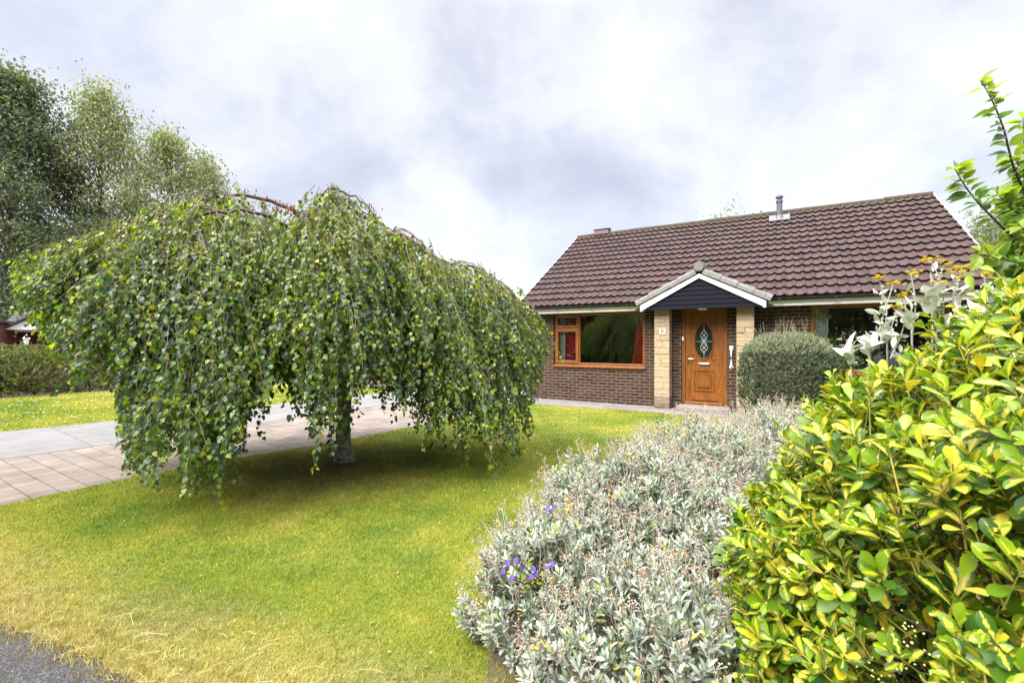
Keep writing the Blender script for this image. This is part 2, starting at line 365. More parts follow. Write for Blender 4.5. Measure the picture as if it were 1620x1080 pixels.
# grass blades on both lawns (nobody could count them)
def grass(name, poly_, bands, seed, label):
    g = np.random.default_rng(seed); acc = Acc()
    for y0, y1, dens, hgt, wid in bands:
        xs = 1.2*y1 + 0.9
        n = int(dens*(y1-y0)*2*xs)
        x = g.uniform(-xs, xs, n); y = g.uniform(y0, y1, n)
        ins = inpoly(x, y, poly_) | ((x > -5.3) & inpoly(x + 0.03*g.normal(size=n), y + np.abs(g.normal(0, 0.05, n)), poly_) & (g.random(n) < 0.7) & (y < 3.5))
        for (ec, er) in BEDS: ins &= ((x-ec[0])/er[0])**2 + ((y-ec[1])/er[1])**2 > 0.8
        k = ins & (x > -1.2*y - 0.9) & (x < 1.2*y + 0.9)
        x, y = x[k], y[k]; n = len(x)
        if n == 0: continue
        edge = (x*0.365 + y*0.931)
        h = hgt*g.uniform(0.5, 1.25, n)*(1 + 0.8*(edge < 1.45)*g.random(n)); w = wid*g.uniform(0.7, 1.3, n)
        th = g.uniform(0, 2*PI, n); lean = g.uniform(0.15, 1.1, n); ld = g.uniform(0, 2*PI, n)
        b = np.stack([x, y, np.full(n, -0.004)], -1)
        sd = np.stack([np.cos(th), np.sin(th), np.zeros(n)], -1)*w[:, None]*0.5
        ln = np.stack([np.cos(ld), np.sin(ld), np.zeros(n)], -1)*(lean*h)[:, None]
        up = np.zeros((n, 3)); up[:, 2] = h
        v = np.stack([b - sd, b + sd, b + 0.55*up + 0.35*ln + sd*0.7, b + 0.55*up + 0.35*ln - sd*0.7, b + up*0.95 + ln], 1).reshape(-1, 3)
        i = np.arange(n)[:, None]*5
        c = np.clip(1.25*(1 + 0.35*g.uniform(-1, 1, (n, 1)))*(1 + 0.15*g.uniform(-1, 1, (n, 3))), 0, 3)
        straw = g.random(n) < 0.06
        c[straw] *= np.array([1.9, 1.45, 2.2])
        acc.add(v, [i + np.array([[0, 1, 2, 3]]), i + np.array([[3, 2, 4]])], np.repeat(c, 5, 0))
    o = acc.build(name, m_grass); tag(o, label, 'grass', kind='stuff'); return o
grass('grass', lawn_poly, [(1.3, 3.0, 19000, 0.025, 0.0034), (3.0, 4.5, 11000, 0.026, 0.0045), (4.5, 7, 5000, 0.027, 0.0065), (7, 11, 2100, 0.028, 0.010)], 3, 'short patchy green and straw grass of the front lawn')
grass('side_grass', left_lawn, [(7, 15, 1300, 0.04, 0.013)], 4, 'bright green grass of the side lawn beyond the drive')
# dry fallen leaves and clover leaves scattered on the front lawn
g = np.random.default_rng(31); n = 900
x = g.uniform(-5, 3, n); y = g.uniform(1.8, 9, n); k = inpoly(x, y, lawn_poly)
for (ec, er) in BEDS: k &= ((x-ec[0])/er[0])**2 + ((y-ec[1])/er[1])**2 > 1
P = np.stack([x, y, g.uniform(0.008, 0.03, n)], -1)[k]; n = len(P); a = Acc()
D = np.stack([g.normal(size=n), g.normal(size=n), g.normal(0, .25, n)], -1); X, Y, Z = frames(D, np.tile([0, 0, 1.0], (n, 1)) + g.normal(0, .3, (n, 3)))
cc_ = np.array([(0.30, 0.20, 0.08), (0.30, 0.23, 0.09), (0.10, 0.19, 0.05), (0.12, 0.21, 0.05), (0.20, 0.13, 0.06)])[g.integers(0, 5, n)]
a.inst(*BIRCH, X, Y, Z, P, g.uniform(0.010, 0.028, n), cc_)
tag(a.build('fallen_leaves', leafmat('fallen', 0.8, 0.1, (1, 1, 1), 0.2)), 'small dry fallen leaves and weeds scattered over the front lawn', 'leaves', kind='stuff')
# white clover on the side lawn
g = np.random.default_rng(9); n = 1500
x = g.uniform(-14, -5, n); y = g.uniform(7.5, 14, n); k = inpoly(x, y, left_lawn) & (g.random(n) < 0.4)
a = Acc(); P = np.stack([x, y, np.full(n, 0.045)], -1)[k]; n = len(P)
X = np.tile([1.0, 0, 0], (n, 1)); Y = np.tile([0, 1.0, 0], (n, 1)); Z = np.tile([0, 0, 1.0], (n, 1))
a.inst(*OCT, X, Y, Z, P, g.uniform(0.009, 0.017, n), np.tile([0.6, 0.6, 0.55], (n, 1)))
tag(a.build('clover_flowers', m_col), 'tiny white clover heads dotted through the side lawn', 'clover', kind='stuff')
# long straw stalks lying along the road edge
a = Acc(); g = np.random.default_rng(21)
for k in range(110):
    u = g.uniform(-3.0, 0.1); bx, by = u, 1.42 - 0.39*(u) + g.normal(0, 0.16) + 0.02
    th = g.uniform(-0.9, 0.5); L = g.uniform(0.06, 0.2); d = np.array([math.cos(th), math.sin(th), g.uniform(0, 0.5)])
    q = np.linspace(0, 1, 4)[:, None]*d*L + [bx, by, 0.004]; q[:, 2] += 0.03*np.sin(np.linspace(0, PI, 4))*g.random()
    a.tube(q, 0.0007, 3, vary(1, (0.48, 0.38, 0.2))[0], False)
tag(a.build('straw', m_col), 'dry straw stalks lying over the edge of the road', 'straw', kind='stuff')

# ------------------------------------------------------------------ the bungalow
def brickmat(name, c1, c2, mo, bw=0.225, rh=0.0785, ms=0.0055, dirt=True):
    m, t, p, o = newmat(name)
    uv = attr(t, 'luv').outputs['Vector']
    bt = nd(t, 'ShaderNodeTexBrick', {'Vector': uv, 'Scale': 1.0, 'Brick Width': bw, 'Row Height': rh, 'Mortar Size': ms, 'Mortar Smooth': 0.25, 'Bias': 0.0, 'Color1': (*c1, 1), 'Color2': (*c2, 1), 'Mortar': (*mo, 1)})
    f = noise(t, uv, 2.2, 4); f2 = noise(t, uv, 45, 4, 0.7)
    c = mix(t, 1.0, bt.outputs['Color'], ramp(t, f2, [(0.3, 0.7), (0.7, 1.25)]), 'MULTIPLY')
    c = mix(t, ramp(t, f, [(0.5, 0.0), (0.75, 0.3)]), c, (0.12, 0.105, 0.08))
    setb(t, p, Base_Color=c, Roughness=0.9); p.inputs['Specular IOR Level'].default_value = 0.12
    bump(t, p, math_(t, 'ADD', math_(t, 'MULTIPLY', bt.outputs['Fac'], -1.0), math_(t, 'MULTIPLY', f2, 0.35)), 0.7, 0.006)
    return m
m_brick = brickmat('dark_brick', (0.030, 0.0155, 0.0105), (0.060, 0.033, 0.0225), (0.155, 0.122, 0.098), rh=0.0737, ms=0.0085)
m_white = plain('white_board', (0.86, 0.86, 0.85), 0.4, 0.03, 3)
m_black = plain('black_plastic', (0.018, 0.018, 0.02), 0.35, 0.1)
m_navy, t, p, _ = newmat('navy_cladding')
setb(t, p, Base_Color=ramp(t, noise(t, objc(t), 6), [(0.3, (0.0038, 0.004, 0.010)), (0.7, (0.005, 0.0056, 0.013))]), Roughness=0.5); p.inputs['Specular IOR Level'].default_value = 0.08
m_oak, t, p, _ = newmat('golden_oak')
mp = nd(t, 'ShaderNodeMapping', {'Vector': objc(t), 'Scale': (22, 22, 1.6)})
f = noise(t, mp.outputs[0], 1.6, 5, 0.65, 1.2)
setb(t, p, Base_Color=ramp(t, f, [(0.3, (0.085, 0.024, 0.004)), (0.5, (0.18, 0.058, 0.008)), (0.72, (0.26, 0.09, 0.014))]), Roughness=0.38); bump(t, p, f, 0.08, 0.002)
m_glass, t, p, o_ = newmat('window_glass')
gl = nd(t, 'ShaderNodeBsdfGlossy', {'Color': (1, 1, 1, 1), 'Roughness': 0.0}); trn = nd(t, 'ShaderNodeBsdfTransparent', {'Color': (0.95, 0.97, 0.96, 1)})
fr = nd(t, 'ShaderNodeFresnel', {'IOR': 1.5}); ms = nd(t, 'ShaderNodeMixShader', {0: math_(t, 'MULTIPLY_ADD', fr.outputs[0], 1.7, 0.03), 1: trn.outputs[0], 2: gl.outputs[0]})
t.links.new(ms.outputs[0], o_.inputs['Surface'])
m_steel = plain('brushed_steel', (0.32, 0.32, 0.31), 0.3, 0.05, metal=1.0)
m_room = plain('plaster', (0.35, 0.31, 0.26), 0.9, 0.05)

HOUSE = empty('bungalow', (HX, HY, 0), HR, 'single storey dark brick bungalow with brown tiled roof and oak front door', 'bungalow')
EAVE_Y, EAVE_Z, RID_Y, RID_Z, RX0, RX1 = -0.4, 2.36, 3.9, 5.03, -4.44, 4.66
SL = (RID_Z-EAVE_Z)/(RID_Y-EAVE_Y)
WX0, WX1, WT = -4.33, 4.55, 2.3
# front wall with openings (pieces butt edge to edge), 0.28 thick
WL = (-3.555, -1.234, 0.85, 2.205); DO = (-0.424, 0.498, 0.115, 2.235); WRw = (1.987, 4.05, 0.85, 2.205)
a = Acc(); D = 0.28
def wallbox(x0, x1, z0, z1): a.box(x0, 0, z0, x1, D, z1)
wallbox(WX0, WL[0], -0.03, WT); wallbox(WL[0], WL[1], -0.03, WL[2]); wallbox(WL[0], WL[1], WL[3], WT)
wallbox(WL[1], DO[0], -0.03, WT); wallbox(DO[0], DO[1], -0.03, DO[2]); wallbox(DO[0], DO[1], DO[3], WT)
wallbox(DO[1], WRw[0], -0.03, WT); wallbox(WRw[0], WRw[1], -0.03, WRw[2]); wallbox(WRw[0], WRw[1], WRw[3], WT); wallbox(WRw[1], WX1, -0.03, WT)
for x0, x1 in ((WX0, WX0+D), (WX1-D, WX1)):
    a.box(x0, D, -0.03, x1, 7.8, WT)
    zt = lambda y: EAVE_Z + (y-EAVE_Y)*SL - 0.12
    pts = [(x0, 0.0, WT), (x0, 7.8, WT), (x0, RID_Y, zt(RID_Y))]
    a.prism(pts, (x1-x0, 0, 0))
a.box(WX0+D, 7.55, -0.03, WX1-D, 7.8, WT)
a.build('wall', m_brick, HOUSE)
a = Acc(); a.box(WX0+D, D, 0.0, WX1-D, 7.55, 0.1); a.box(WX0+D, D+0.002, 2.32, WX1-D, 7.55, 2.36); a.box(WX0+D, 4.0, 0.1, WX1-D, 4.1, 2.318); a.box(-1.05, D+.004, 0.1, -0.97, 3.998, 2.316); a.box(1.2, D+.004, 0.1, 1.28, 3.998, 2.316)
a.build('interior', m_room, HOUSE)

# roof tiles: stepped courses with a rolled profile, each tile its own tint
m_tile, t, p, _ = newmat('roof_tiles')
P = objc(t); cc = attr(t, 'col').outputs['Color']
f = noise(t, P, 3.0, 6, 0.65); f2 = noise(t, P, 26, 4, 0.7); f3 = noise(t, P, 1.1, 3)
c = mix(t, 1.0, cc, ramp(t, f2, [(0.3, 0.72), (0.7, 1.25)]), 'MULTIPLY')
c = mix(t, ramp(t, f, [(0.56, 0.0), (0.72, 0.55)]), c, (0.075, 0.036, 0.018))
sp = nd(t, 'ShaderNodeSeparateXYZ', {0: P})
top = nd(t, 'ShaderNodeMapRange', {'Value': math_(t, 'ADD', sp.outputs[2], math_(t, 'MULTIPLY', f2, 0.5)), 'From Min': 4.95, 'From Max': 5.3, 'To Min': 0.0, 'To Max': 0.7}).outputs[0]
c = mix(t, top, c, (0.036, 0.026, 0.011))
moss = ramp(t, noise(t, P, 9, 5, 0.7), [(0.64, 0.0), (0.70, 0.85)])
c = mix(t, moss, c, (0.075, 0.05, 0.018))
lich = ramp(t, noise(t, P, 21, 2, 0.5), [(0.72, 0.0), (0.76, 0.8)])
c = mix(t, lich, c, (0.2, 0.17, 0.14))
setb(t, p, Base_Color=c, Roughness=0.72); bump(t, p, f2, 0.35, 0.006); p.inputs['Specular IOR Level'].default_value = 0.22
NC = 15; NW = 54; sub = 10
def roof_plane(acc, flip=False):
    slope = math.atan(SL); L = math.hypot(RID_Y-EAVE_Y, RID_Z-EAVE_Z); gau = L/NC
    dy, dz = math.cos(slope), math.sin(slope)
    u = np.linspace(0, NW, NW*sub+1); x = RX0 + (RX1-RX0)*u/NW
    ph = u % 1.0
    prof = 0.040*np.exp(-((ph-0.5)/0.2)**2) + 0.004*np.cos(2*PI*ph)
    for k in range(NC):
        s0, s1 = k*gau - (0.02 if k else 0.03), (k+1)*gau + 0.02
        tint = vary(NW, (0.050, 0.030, 0.028), 0.22, 0.08); jit = rng.normal(0, 0.0025, NW)
        ti = np.clip(u.astype(int), 0, NW-1); col = tint[ti]; jz = jit[ti]
        rows = []
        for s_, lift in ((s0+0.012, 0.006), (s0, 0.058), (s0+0.05, 0.054), (s1, 0.008)):
            l = (prof + lift + jz) if lift > 0.006 else (prof + lift)
            y = EAVE_Y + s_*dy - l*dz; z = EAVE_Z + s_*dz + l*dy
            if flip: y = 2*RID_Y - y
            rows.append(np.stack([x, y*np.ones_like(x), z], -1))
        n = len(x); V = np.concatenate(rows); i = np.arange(n-1)
        F = []
        for r in range(3):
            q = np.stack([r*n+i, r*n+i+1, (r+1)*n+i+1, (r+1)*n+i], -1)
            F.append(q[:, ::-1] if flip else q)
        acc.add(V, F, np.tile(col, (4, 1)))
a = Acc(); roof_plane(a)
L0 = 0.03; a.poly([(RX0, EAVE_Y, EAVE_Z-0.01), (RX1, EAVE_Y, EAVE_Z-0.01), (RX1, RID_Y, RID_Z-0.01), (RX0, RID_Y, RID_Z-0.01)])
a.poly([(RX0, 8.2, EAVE_Z), (RX1, 8.2, EAVE_Z), (RX1, RID_Y, RID_Z), (RX0, RID_Y, RID_Z)], col=(0.1, 0.065, 0.06))
ROOF = a.build('roof', m_tile, HOUSE)
# ridge tiles with mortar and moss
a = Acc(); nr = 20; Lr = (RX1-RX0)/nr
for k in range(nr):
    x0 = RX0 + k*Lr; th = np.linspace(R(-15), R(195), 9); rr = 0.115
    z0 = RID_Z - 0.035 + rng.normal(0, 0.006)
    V = []
    for x_, r_ in ((x0+0.006, rr*1.03), (x0+Lr-0.006, rr)):
        V += [(x_, RID_Y + r_*1.15*math.cos(q), z0 + r_*math.sin(q)) for q in th]
    F = [(i, i+1, i+10, i+9) for i in range(8)]
    a.add(V, [F], vary(1, (0.036, 0.024, 0.015), 0.2)[0])
    a.poly(V[:9], col=(0.05, 0.04, 0.028)); a.poly(V[9:][::-1], col=(0.05, 0.04, 0.028))
a.build('ridge_tile', m_tile, ROOF)
m_mort = plain('verge_mortar', (0.33, 0.32, 0.31), 0.8, 0.15, 12, bmp=0.4)
for xv in (RX0, RX1):
    a = Acc(); sg = -1 if xv < 0 else 1
    for k in range(NC):
        s = np.array([k, k+0.97])/NC
        for q in (0,):
            y0, y1 = EAVE_Y + s*(RID_Y-EAVE_Y); z0, z1 = EAVE_Z + s*(RID_Z-EAVE_Z)
            xa, xb = xv + 0.002*sg, xv + 0.022*sg
            a.prism([(xa, y0, z0-0.07), (xa, y1, z1-0.07), (xa, y1, z1+0.045), (xa, y0, z0+0.06)], (xb-xa, 0, 0))
    a.build('verge', m_mort, ROOF)
# fascia, soffit, gutter
for x0, x1 in ((RX0+.03, -1.19), (1.25, RX1-.03)):
    a = Acc(); a.box(x0, -0.325, 2.2, x1, -0.3, 2.335); a.box(x0, -0.302, 2.21, x1, 0.0-0.002, 2.222)
    a.build('fascia', m_white, HOUSE, bevel=0.003)
def gutter(x0, x1):
    a = Acc(); th = np.linspace(PI, 2*PI, 9); r = 0.058; yc, zc = -0.395, 2.355
    V = []
    for x in (x0, x1):
        V += [(x, yc + r*math.cos(q), zc + r*math.sin(q)) for q in th] + [(x, yc + (r-.006)*math.cos(q), zc + (r-.006)*math.sin(q)) for q in th[::-1]]
    m = 18; F = [(i, (i+1) % m, m+(i+1) % m, m+i) for i in range(m)]
    a.add(V, [F]); a.poly(V[:9]); a.poly(V[m:m+9])
    n = int((x1-x0)/0.9)
    for k in range(n+1):
        x = x0 + 0.2 + k*0.9
        if x < x1: a.box(x-0.02, yc-0.064, zc-0.064, x+0.02, yc+0.068, zc-0.02)
    a.build('gutter', m_black, HOUSE)
gutter(RX0+0.02, -1.2); gutter(1.26, RX1-0.02)
a = Acc(); a.tube([(-4.28, -0.36, 2.31), (-4.3, -0.3, 2.2), (-4.36, -0.08, 2.08), (-4.37, -0.06, 1.9), (-4.37, -0.06, 0.05)], 0.035, 10)
for z in (1.7, 0.7): a.tube([(-4.37, -0.06, z), (-4.37, -0.06, z+0.05)], 0.043, 10)
a.build('downpipe', m_black, HOUSE, smooth=True)
# flue and ridge vent
m_flue = plain('flue_grey', (0.09, 0.09, 0.115), 0.55, 0.1)
a = Acc(); fx, fy = 1.48, 3.4
a.tube([(fx, fy, 4.62), (fx, fy, 5.2), (fx, fy, 5.201), (fx, fy, 5.25), (fx, fy, 5.251), (fx, fy, 5.33), (fx, fy, 5.331), (fx, fy, 5.36), (fx, fy, 5.40)],
       [0.07, 0.067, 0.082, 0.082, 0.062, 0.062, 0.092, 0.09, 0.06], 16)
FL = a.build('flue', m_flue, ROOF, smooth=False)
a = Acc(); V = []
for s, r in ((0, 0.1), (0.02, 0.075)): pass
for (dx, dyy) in ((-.24, -.2), (.24, -.2), (.24, .12), (-.24, .12)):
    V.append((fx+dx, fy+dyy, EAVE_Z + (fy+dyy-EAVE_Y)*SL + 0.088 + (0.012 if dyy > 0 else 0)))
a.prism(V, (0, 0, 0.012)); a.tube([(fx, fy, 4.72), (fx, fy, 4.86)], [0.13, 0.074], 14)
a.build('flashing', plain('lead_flashing', (0.10, 0.10, 0.115), 0.5, 0.2, 14), FL)
a = Acc(); a.prism([(-3.84, RID_Y-.16, RID_Z+.0), (-3.84, RID_Y+.16, RID_Z+.0), (-3.84, RID_Y+.1, RID_Z+.165), (-3.84, RID_Y-.1, RID_Z+.165)], (0.5, 0, 0))
a.box(-3.87, RID_Y-.13, RID_Z+.166, -3.31, RID_Y+.13, RID_Z+.19)
a.build('ridge_vent', plain('vent_clay', (0.075, 0.045, 0.05), 0.7, 0.15), ROOF, bevel=0.01)

# porch gable
PY = -0.535
SOF = a = Acc(); a.box(-1.12, -0.48, 2.212, 1.18, -0.002, 2.226); a.build('porch_soffit', m_navy, HOUSE)
a = Acc(); xc, zap = 0.015, 2.86
zs = np.linspace(2.19, zap, 8)
for z0, z1 in zip(zs[:-1], zs[1:]):
    w0 = (zap+0.02-z0)/0.504; w1 = max(0.01, (zap+0.02-z1)/0.504)
    # each board tilts out at its foot
    V = [(xc-w0, -0.502, z0), (xc+w0, -0.502, z0), (xc+w1, -0.487, z1), (xc-w1, -0.487, z1), (xc-w0, -0.48, z0), (xc+w0, -0.48, z0)]
    a.add(V, [[(0, 1, 2, 3), (4, 5, 1, 0)]])
a.build('gable_cladding', m_navy, HOUSE)
def zb_(x): return 2.91 - 0.504*abs(x-xc)
for sgn in (-1, 1):
    xe = xc + sgn*1.22; a = Acc()
    pts = [(xc, PY, zb_(xc)), (xe, PY, zb_(xe)), (xe, PY, zb_(xe)-0.13), (xe - sgn*0.05, PY, zb_(xe)-0.13), (xe-sgn*0.05, PY, zb_(xe)-0.105), (xc, PY, zb_(xc)-0.085)]
    a.prism(pts, (0, 0.035, 0)); a.build('bargeboard', m_white, HOUSE, bevel=0.002)
m_verge, t, p, _ = newmat('grey_verge_tiles')
f = noise(t, objc(t), 14, 5, 0.65)
setb(t, p, Base_Color=ramp(t, f, [(0.3, (0.085, 0.083, 0.076)), (0.7, (0.175, 0.17, 0.155))]), Roughness=0.75); bump(t, p, f, 0.2, 0.004)
sl = math.atan(0.504)
for sgn in (-1, 1):
    L = 1.26/math.cos(sl)
    for k in range(4):
        a = Acc(); s0, s1 = 0.06 + k*(L-0.06)/4, 0.06 + (k+1)*(L-0.06)/4 + 0.03
        th = np.linspace(R(0), R(180), 8)
        V = []
        for s_, r_ in ((s0, 0.068), (s1, 0.08)):
            x_ = xc + sgn*s_*math.cos(sl); z_ = 2.925 - s_*math.sin(sl) + (0.012)
            for q in th:
                hh = r_*1.7*math.sin(q)**0.8 if q > 0 else 0
                V.append((x_ + sgn*hh*math.sin(sl), PY + 0.06 - 0.088*math.cos(q)*(r_/0.075), z_ + hh*math.cos(sl)))
        F = [(i, i+1, i+9, i+8) for i in range(7)] + [(7, 0, 8, 15)]
        a.add(V, [F]); a.poly(V[:8]); a.poly(V[8:])
        a.build('verge_tile', m_verge, HOUSE)
a = Acc(); th = np.linspace(R(-60), R(240), 8); V = []
for y_, r_ in ((PY-0.035, 0.098), (PY+0.0, 0.112), (0.75, 0.112)):
    V += [(xc + r_*math.cos(q), y_, 3.055 + r_*math.sin(q)) for q in th]
F = [(i, (i+1) % 8, k*8+8+(i+1) % 8, k*8+8+i) if False else (k*8+i, k*8+(i+1) % 8, (k+1)*8+(i+1) % 8, (k+1)*8+i) for k in range(2) for i in range(8)]
a.add(V, [F]); a.poly(V[:8]); a.build('porch_ridge_cap', m_verge, HOUSE)
a = Acc()
for sgn in (-1, 1):
    xe = xc + sgn*1.25; z_ = lambda x: zb_(x) + 0.06
    yb = lambda x: (z_(x)-EAVE_Z)/SL + EAVE_Y + 0.06
    a.prism([(xc, PY+.1, z_(xc)), (xe, PY+.1, z_(xe)), (xe, yb(xe), z_(xe)), (xc, yb(xc), z_(xc))], (0, 0, 0.03), col=(0.1, 0.065, 0.06))
a.build('porch_roof', m_tile, HOUSE)

# stone pillars
m_stone, t, p, _ = newmat('cream_stone')
f = noise(t, objc(t), 16, 6, 0.65); f2 = noise(t, objc(t), 55, 4, 0.6)
c = mix(t, 1.0, attr(t, 'col').outputs['Color'], ramp(t, f, [(0.3, 0.78), (0.7, 1.18)]), 'MULTIPLY')
setb(t, p, Base_Color=c, Roughness=0.9); bump(t, p, math_(t, 'ADD', f, math_(t, 'MULTIPLY', f2, 0.4)), 1.0, 0.018)
PILL = []
for x0, x1 in ((-0.95, -0.625), (0.70, 1.02)):
    a = Acc(); z = -0.02; g = np.random.default_rng(int(40+x0*10))
    while z < 2.2:
        h = min(g.choice([0.07, 0.09, 0.11, 0.15]), 2.208-z)
        if h < 0.012: break
        cut = [x0, x1] if g.random() < 0.45 else [x0, x0 + g.uniform(0.3, 0.7)*(x1-x0), x1]
        for xa, xb in zip(cut[:-1], cut[1:]):
            d = g.uniform(0, 0.02); base = (0.36, 0.272, 0.175) if z > 0.13 else (0.18, 0.14, 0.095)
            a.box(xa+0.003, -0.29-d, z+0.003, xb-0.003, -0.002, z+h-0.003, vary(1, base, 0.1, 0.05)[0])
        z += h
    a.box(x0+0.008, -0.285, -0.02, x1-0.008, -0.004, 2.208, (0.33, 0.25, 0.16))
    PILL.append(a.build('pillar', m_stone, HOUSE))
# house number: figures 1 and 2 with serifs
fc = bpy.data.curves.new('house_number', 'FONT'); fc.body = '12'; fc.size = 0.175; fc.extrude = 0.006; fc.offset = 0.0005; fc.align_x = 'CENTER'
fo = bpy.data.objects.new('house_number', fc); C.objects.link(fo); fo.parent = PILL[0]
dg = bpy.context.evaluated_depsgraph_get(); me = bpy.data.meshes.new_from_object(fo.evaluated_get(dg)); bpy.data.objects.remove(fo)
me.materials.clear(); m_num = plain('white_metal', (0.8, 0.8, 0.82), 0.35, 0.02)
fo = link('house_number', me, m_num, PILL[0]); fo.location = (-0.775, -0.314, 1.66); fo.rotation_euler = (R(90), 0, 0)
a = Acc(); a.box(-0.838, -0.3195, 1.66, -0.792, -0.309, 1.672); a.build('serif', m_num, PILL[0])

# windows
def frame_rect(a, x0, x1, z0, z1, w, y0, y1):
    a.box(x0, y0, z0, x0+w, y1, z1); a.box(x1-w, y0, z0, x1, y1, z1)
    a.box(x0+w, y0, z0, x1-w, y1, z0+w); a.box(x0+w, y0, z1-w, x1-w, y1, z1)
def window(b, split, casement):
    x0, x1, z0, z1 = b; z0 += 0.055
    root = bpy.data.objects.new('window', None); C.objects.link(root); root.parent = HOUSE
    a = Acc(); frame_rect(a, x0, x1, z0, z1, 0.06, 0.05, 0.12)
    xs = x0 + split
    if casement:
        a.box(xs-0.03, 0.05, z0+0.06, xs+0.03, 0.12, z1-0.06)
        zt = 1.83; a.box(x0+0.06, 0.05, zt-0.03, xs-0.03, 0.12, zt+0.03)
        frame_rect(a, x0+0.045, xs-0.015, z0+0.045, zt-0.018, 0.068, 0.03, 0.049)
        frame_rect(a, x0+0.045, xs-0.015, zt+0.018, z1-0.045, 0.06, 0.03, 0.049)
    a.build('frame', m_oak, root, bevel=0.006)
    a = Acc(); a.box(x0+0.05, 0.085, z0+0.05, x1-0.05, 0.089, z1-0.05); a.build('pane', m_glass, root)
    a = Acc(); a.box(x0-0.01, -0.045, b[2], x1+0.02, 0.12, b[2]+0.054); a.build('sill', m_oak, root, bevel=0.008)
window(WL, 0.675, True)
window(WRw, 0.6, False)
def curtain(pts_x, z0, z1, y, col, label, cat='curtain', amp=0.03):
    """pts_x = ((x0,x1) at bottom, (x0,x1) at top)"""
    a = Acc(); n = 40; V = []
    for z in np.linspace(z0, z1, 10):
        k = (z-z0)/(z1-z0); xa = pts_x[0][0]*(1-k) + pts_x[1][0]*k; xb = pts_x[0][1]*(1-k) + pts_x[1][1]*k
        u = np.linspace(0, 1, n)
        V += [(xa + (xb-xa)*q, y + amp*math.sin(q*30 + k), z) for q in u]
    F = [(r*n+i, r*n+i+1, (r+1)*n+i+1, (r+1)*n+i) for r in range(9) for i in range(n-1)]
    a.add(V, [F]); m = leafmat('cloth', 0.9, 0.3, (1.3, 1.3, 1.3), 0.1); a.col = [np.tile(col, (len(V), 1))]
    o = a.build('curtain', m, None, True); o.location = (HX, HY, 0); o.rotation_euler = (0, 0, HR)
    tag(o, label, cat)
curtain(((-3.3, -3.0), (-3.28, -3.02)), 0.9, 2.2, 0.20, (0.62, 0.035, 0.06), 'red curtain behind the narrow opening pane of the wide oak window')
curtain(((-3.5, -3.3), (-3.5, -3.28)), 0.88, 2.2, 0.16, (0.6, 0.62, 0.6), 'white net curtain at the left end of the wide oak window', amp=0.015)
curtain(((-1.60, -1.30), (-1.43, -1.37)), 0.88, 2.12, 0.17, (0.62, 0.035, 0.06), 'red tied back curtain at the end of the wide oak window nearest the door')
curtain(((-1.28, -1.25), (-1.42, -1.26)), 0.88, 2.2, 0.24, (0.6, 0.62, 0.6), 'white net curtain behind the tied back red curtain near the door', amp=0.012)
curtain(((2.06, 2.26), (2.06, 2.3)), 0.88, 2.2, 0.18, (0.55, 0.57, 0.56), 'pale net curtain in the window to the right of the porch', amp=0.015)

# front door
DOOR = bpy.data.objects.new('door', None); C.objects.link(DOOR); DOOR.parent = HOUSE
dx0, dx1, dz0, dz1 = DO; y0 = 0.03
a = Acc(); w = 0.075
a.box(dx0, y0, dz0, dx0+w, y0+.1, dz1); a.box(dx1-w, y0, dz0, dx1, y0+.1, dz1); a.box(dx0+w, y0, dz1-w, dx1-w, y0+.1, dz1)
a.box(dx0+w, y0-0.05, dz0, dx1-w, y0+.1, dz0+0.065)
a.build('door_frame', m_oak, DOOR, bevel=0.008)
a = Acc(); ax0, ax1, az0, az1 = dx0+w+.004, dx1-w-.004, dz0+0.075, dz1-w-.004
ys = y0 + 0.03
a.box(ax0, ys, az0, ax1, ys+0.045, az1)
st = 0.1
frame_rect(a, ax0+0.002, ax1-0.002, az0+0.002, az1-0.002, st, ys-0.012, ys-0.001)
a.box(ax0+st+.01, ys-0.03, az0+0.02, ax1-st-.01, ys-0.0125, az0+0.055)
dc = 0.5*(ax0+ax1)
def ring(a, cx_, cz_, rx, rz, wd, ya, yb, a0=0, a1=360, n=40):
    th = np.radians(np.linspace(a0, a1, n)); V = []
    for q in th:
        c_, s_ = math.cos(q), math.sin(q)
        V += [(cx_+rx*c_, yb, cz_+rz*s_), (cx_+(rx+wd*.3)*c_, ya, cz_+(rz+wd*.3)*s_), (cx_+(rx+wd*.7)*c_, ya, cz_+(rz+wd*.7)*s_), (cx_+(rx+wd)*c_, yb, cz_+(rz+wd)*s_)]
    F = [(4*i+k, 4*i+k+1, 4*i+k+5, 4*i+k+4) for i in range(n-1) for k in range(3)]
    a.add(V, [F])
ring(a, dc, 1.5, 0.178, 0.375, 0.035, ys-0.022, ys-0.0005)
# corner mouldings round the oval
for sx, sz in ((-1, 1), (1, 1), (-1, -1), (1, -1)):
    cxx, czz = dc + sx*0.235, 1.5 + sz*0.395
    ang = {(-1, 1): (-90, 0), (1, 1): (180, 270), (-1, -1): (0, 90), (1, -1): (90, 180)}[(sx, sz)]
    ring(a, cxx, czz, 0.09, 0.11, 0.02, ys-0.012, ys-0.0005, *ang, n=12)
    xa, xb = sorted((cxx, cxx - sx*0.1)); za, zb2 = sorted((czz, czz - sz*0.12))
    a.box(xa, ys-0.011, czz-0.009, xb, ys-0.0006, czz+0.009); a.box(cxx-0.009, ys-0.0105, za, cxx+0.009, ys-0.0007, zb2)
# lower raised panel
frame_rect(a, dc-0.215, dc+0.215, 0.415, 0.875, 0.022, ys-0.018, ys-0.0008)
frame_rect(a, dc-0.145, dc+0.145, 0.49, 0.80, 0.018, ys-0.02, ys-0.0009)
a.box(dc-0.12, ys-0.014, 0.515, dc+0.12, ys-0.001, 0.775)
PAN = a.build('door_panel', m_oak, DOOR, bevel=0.0)
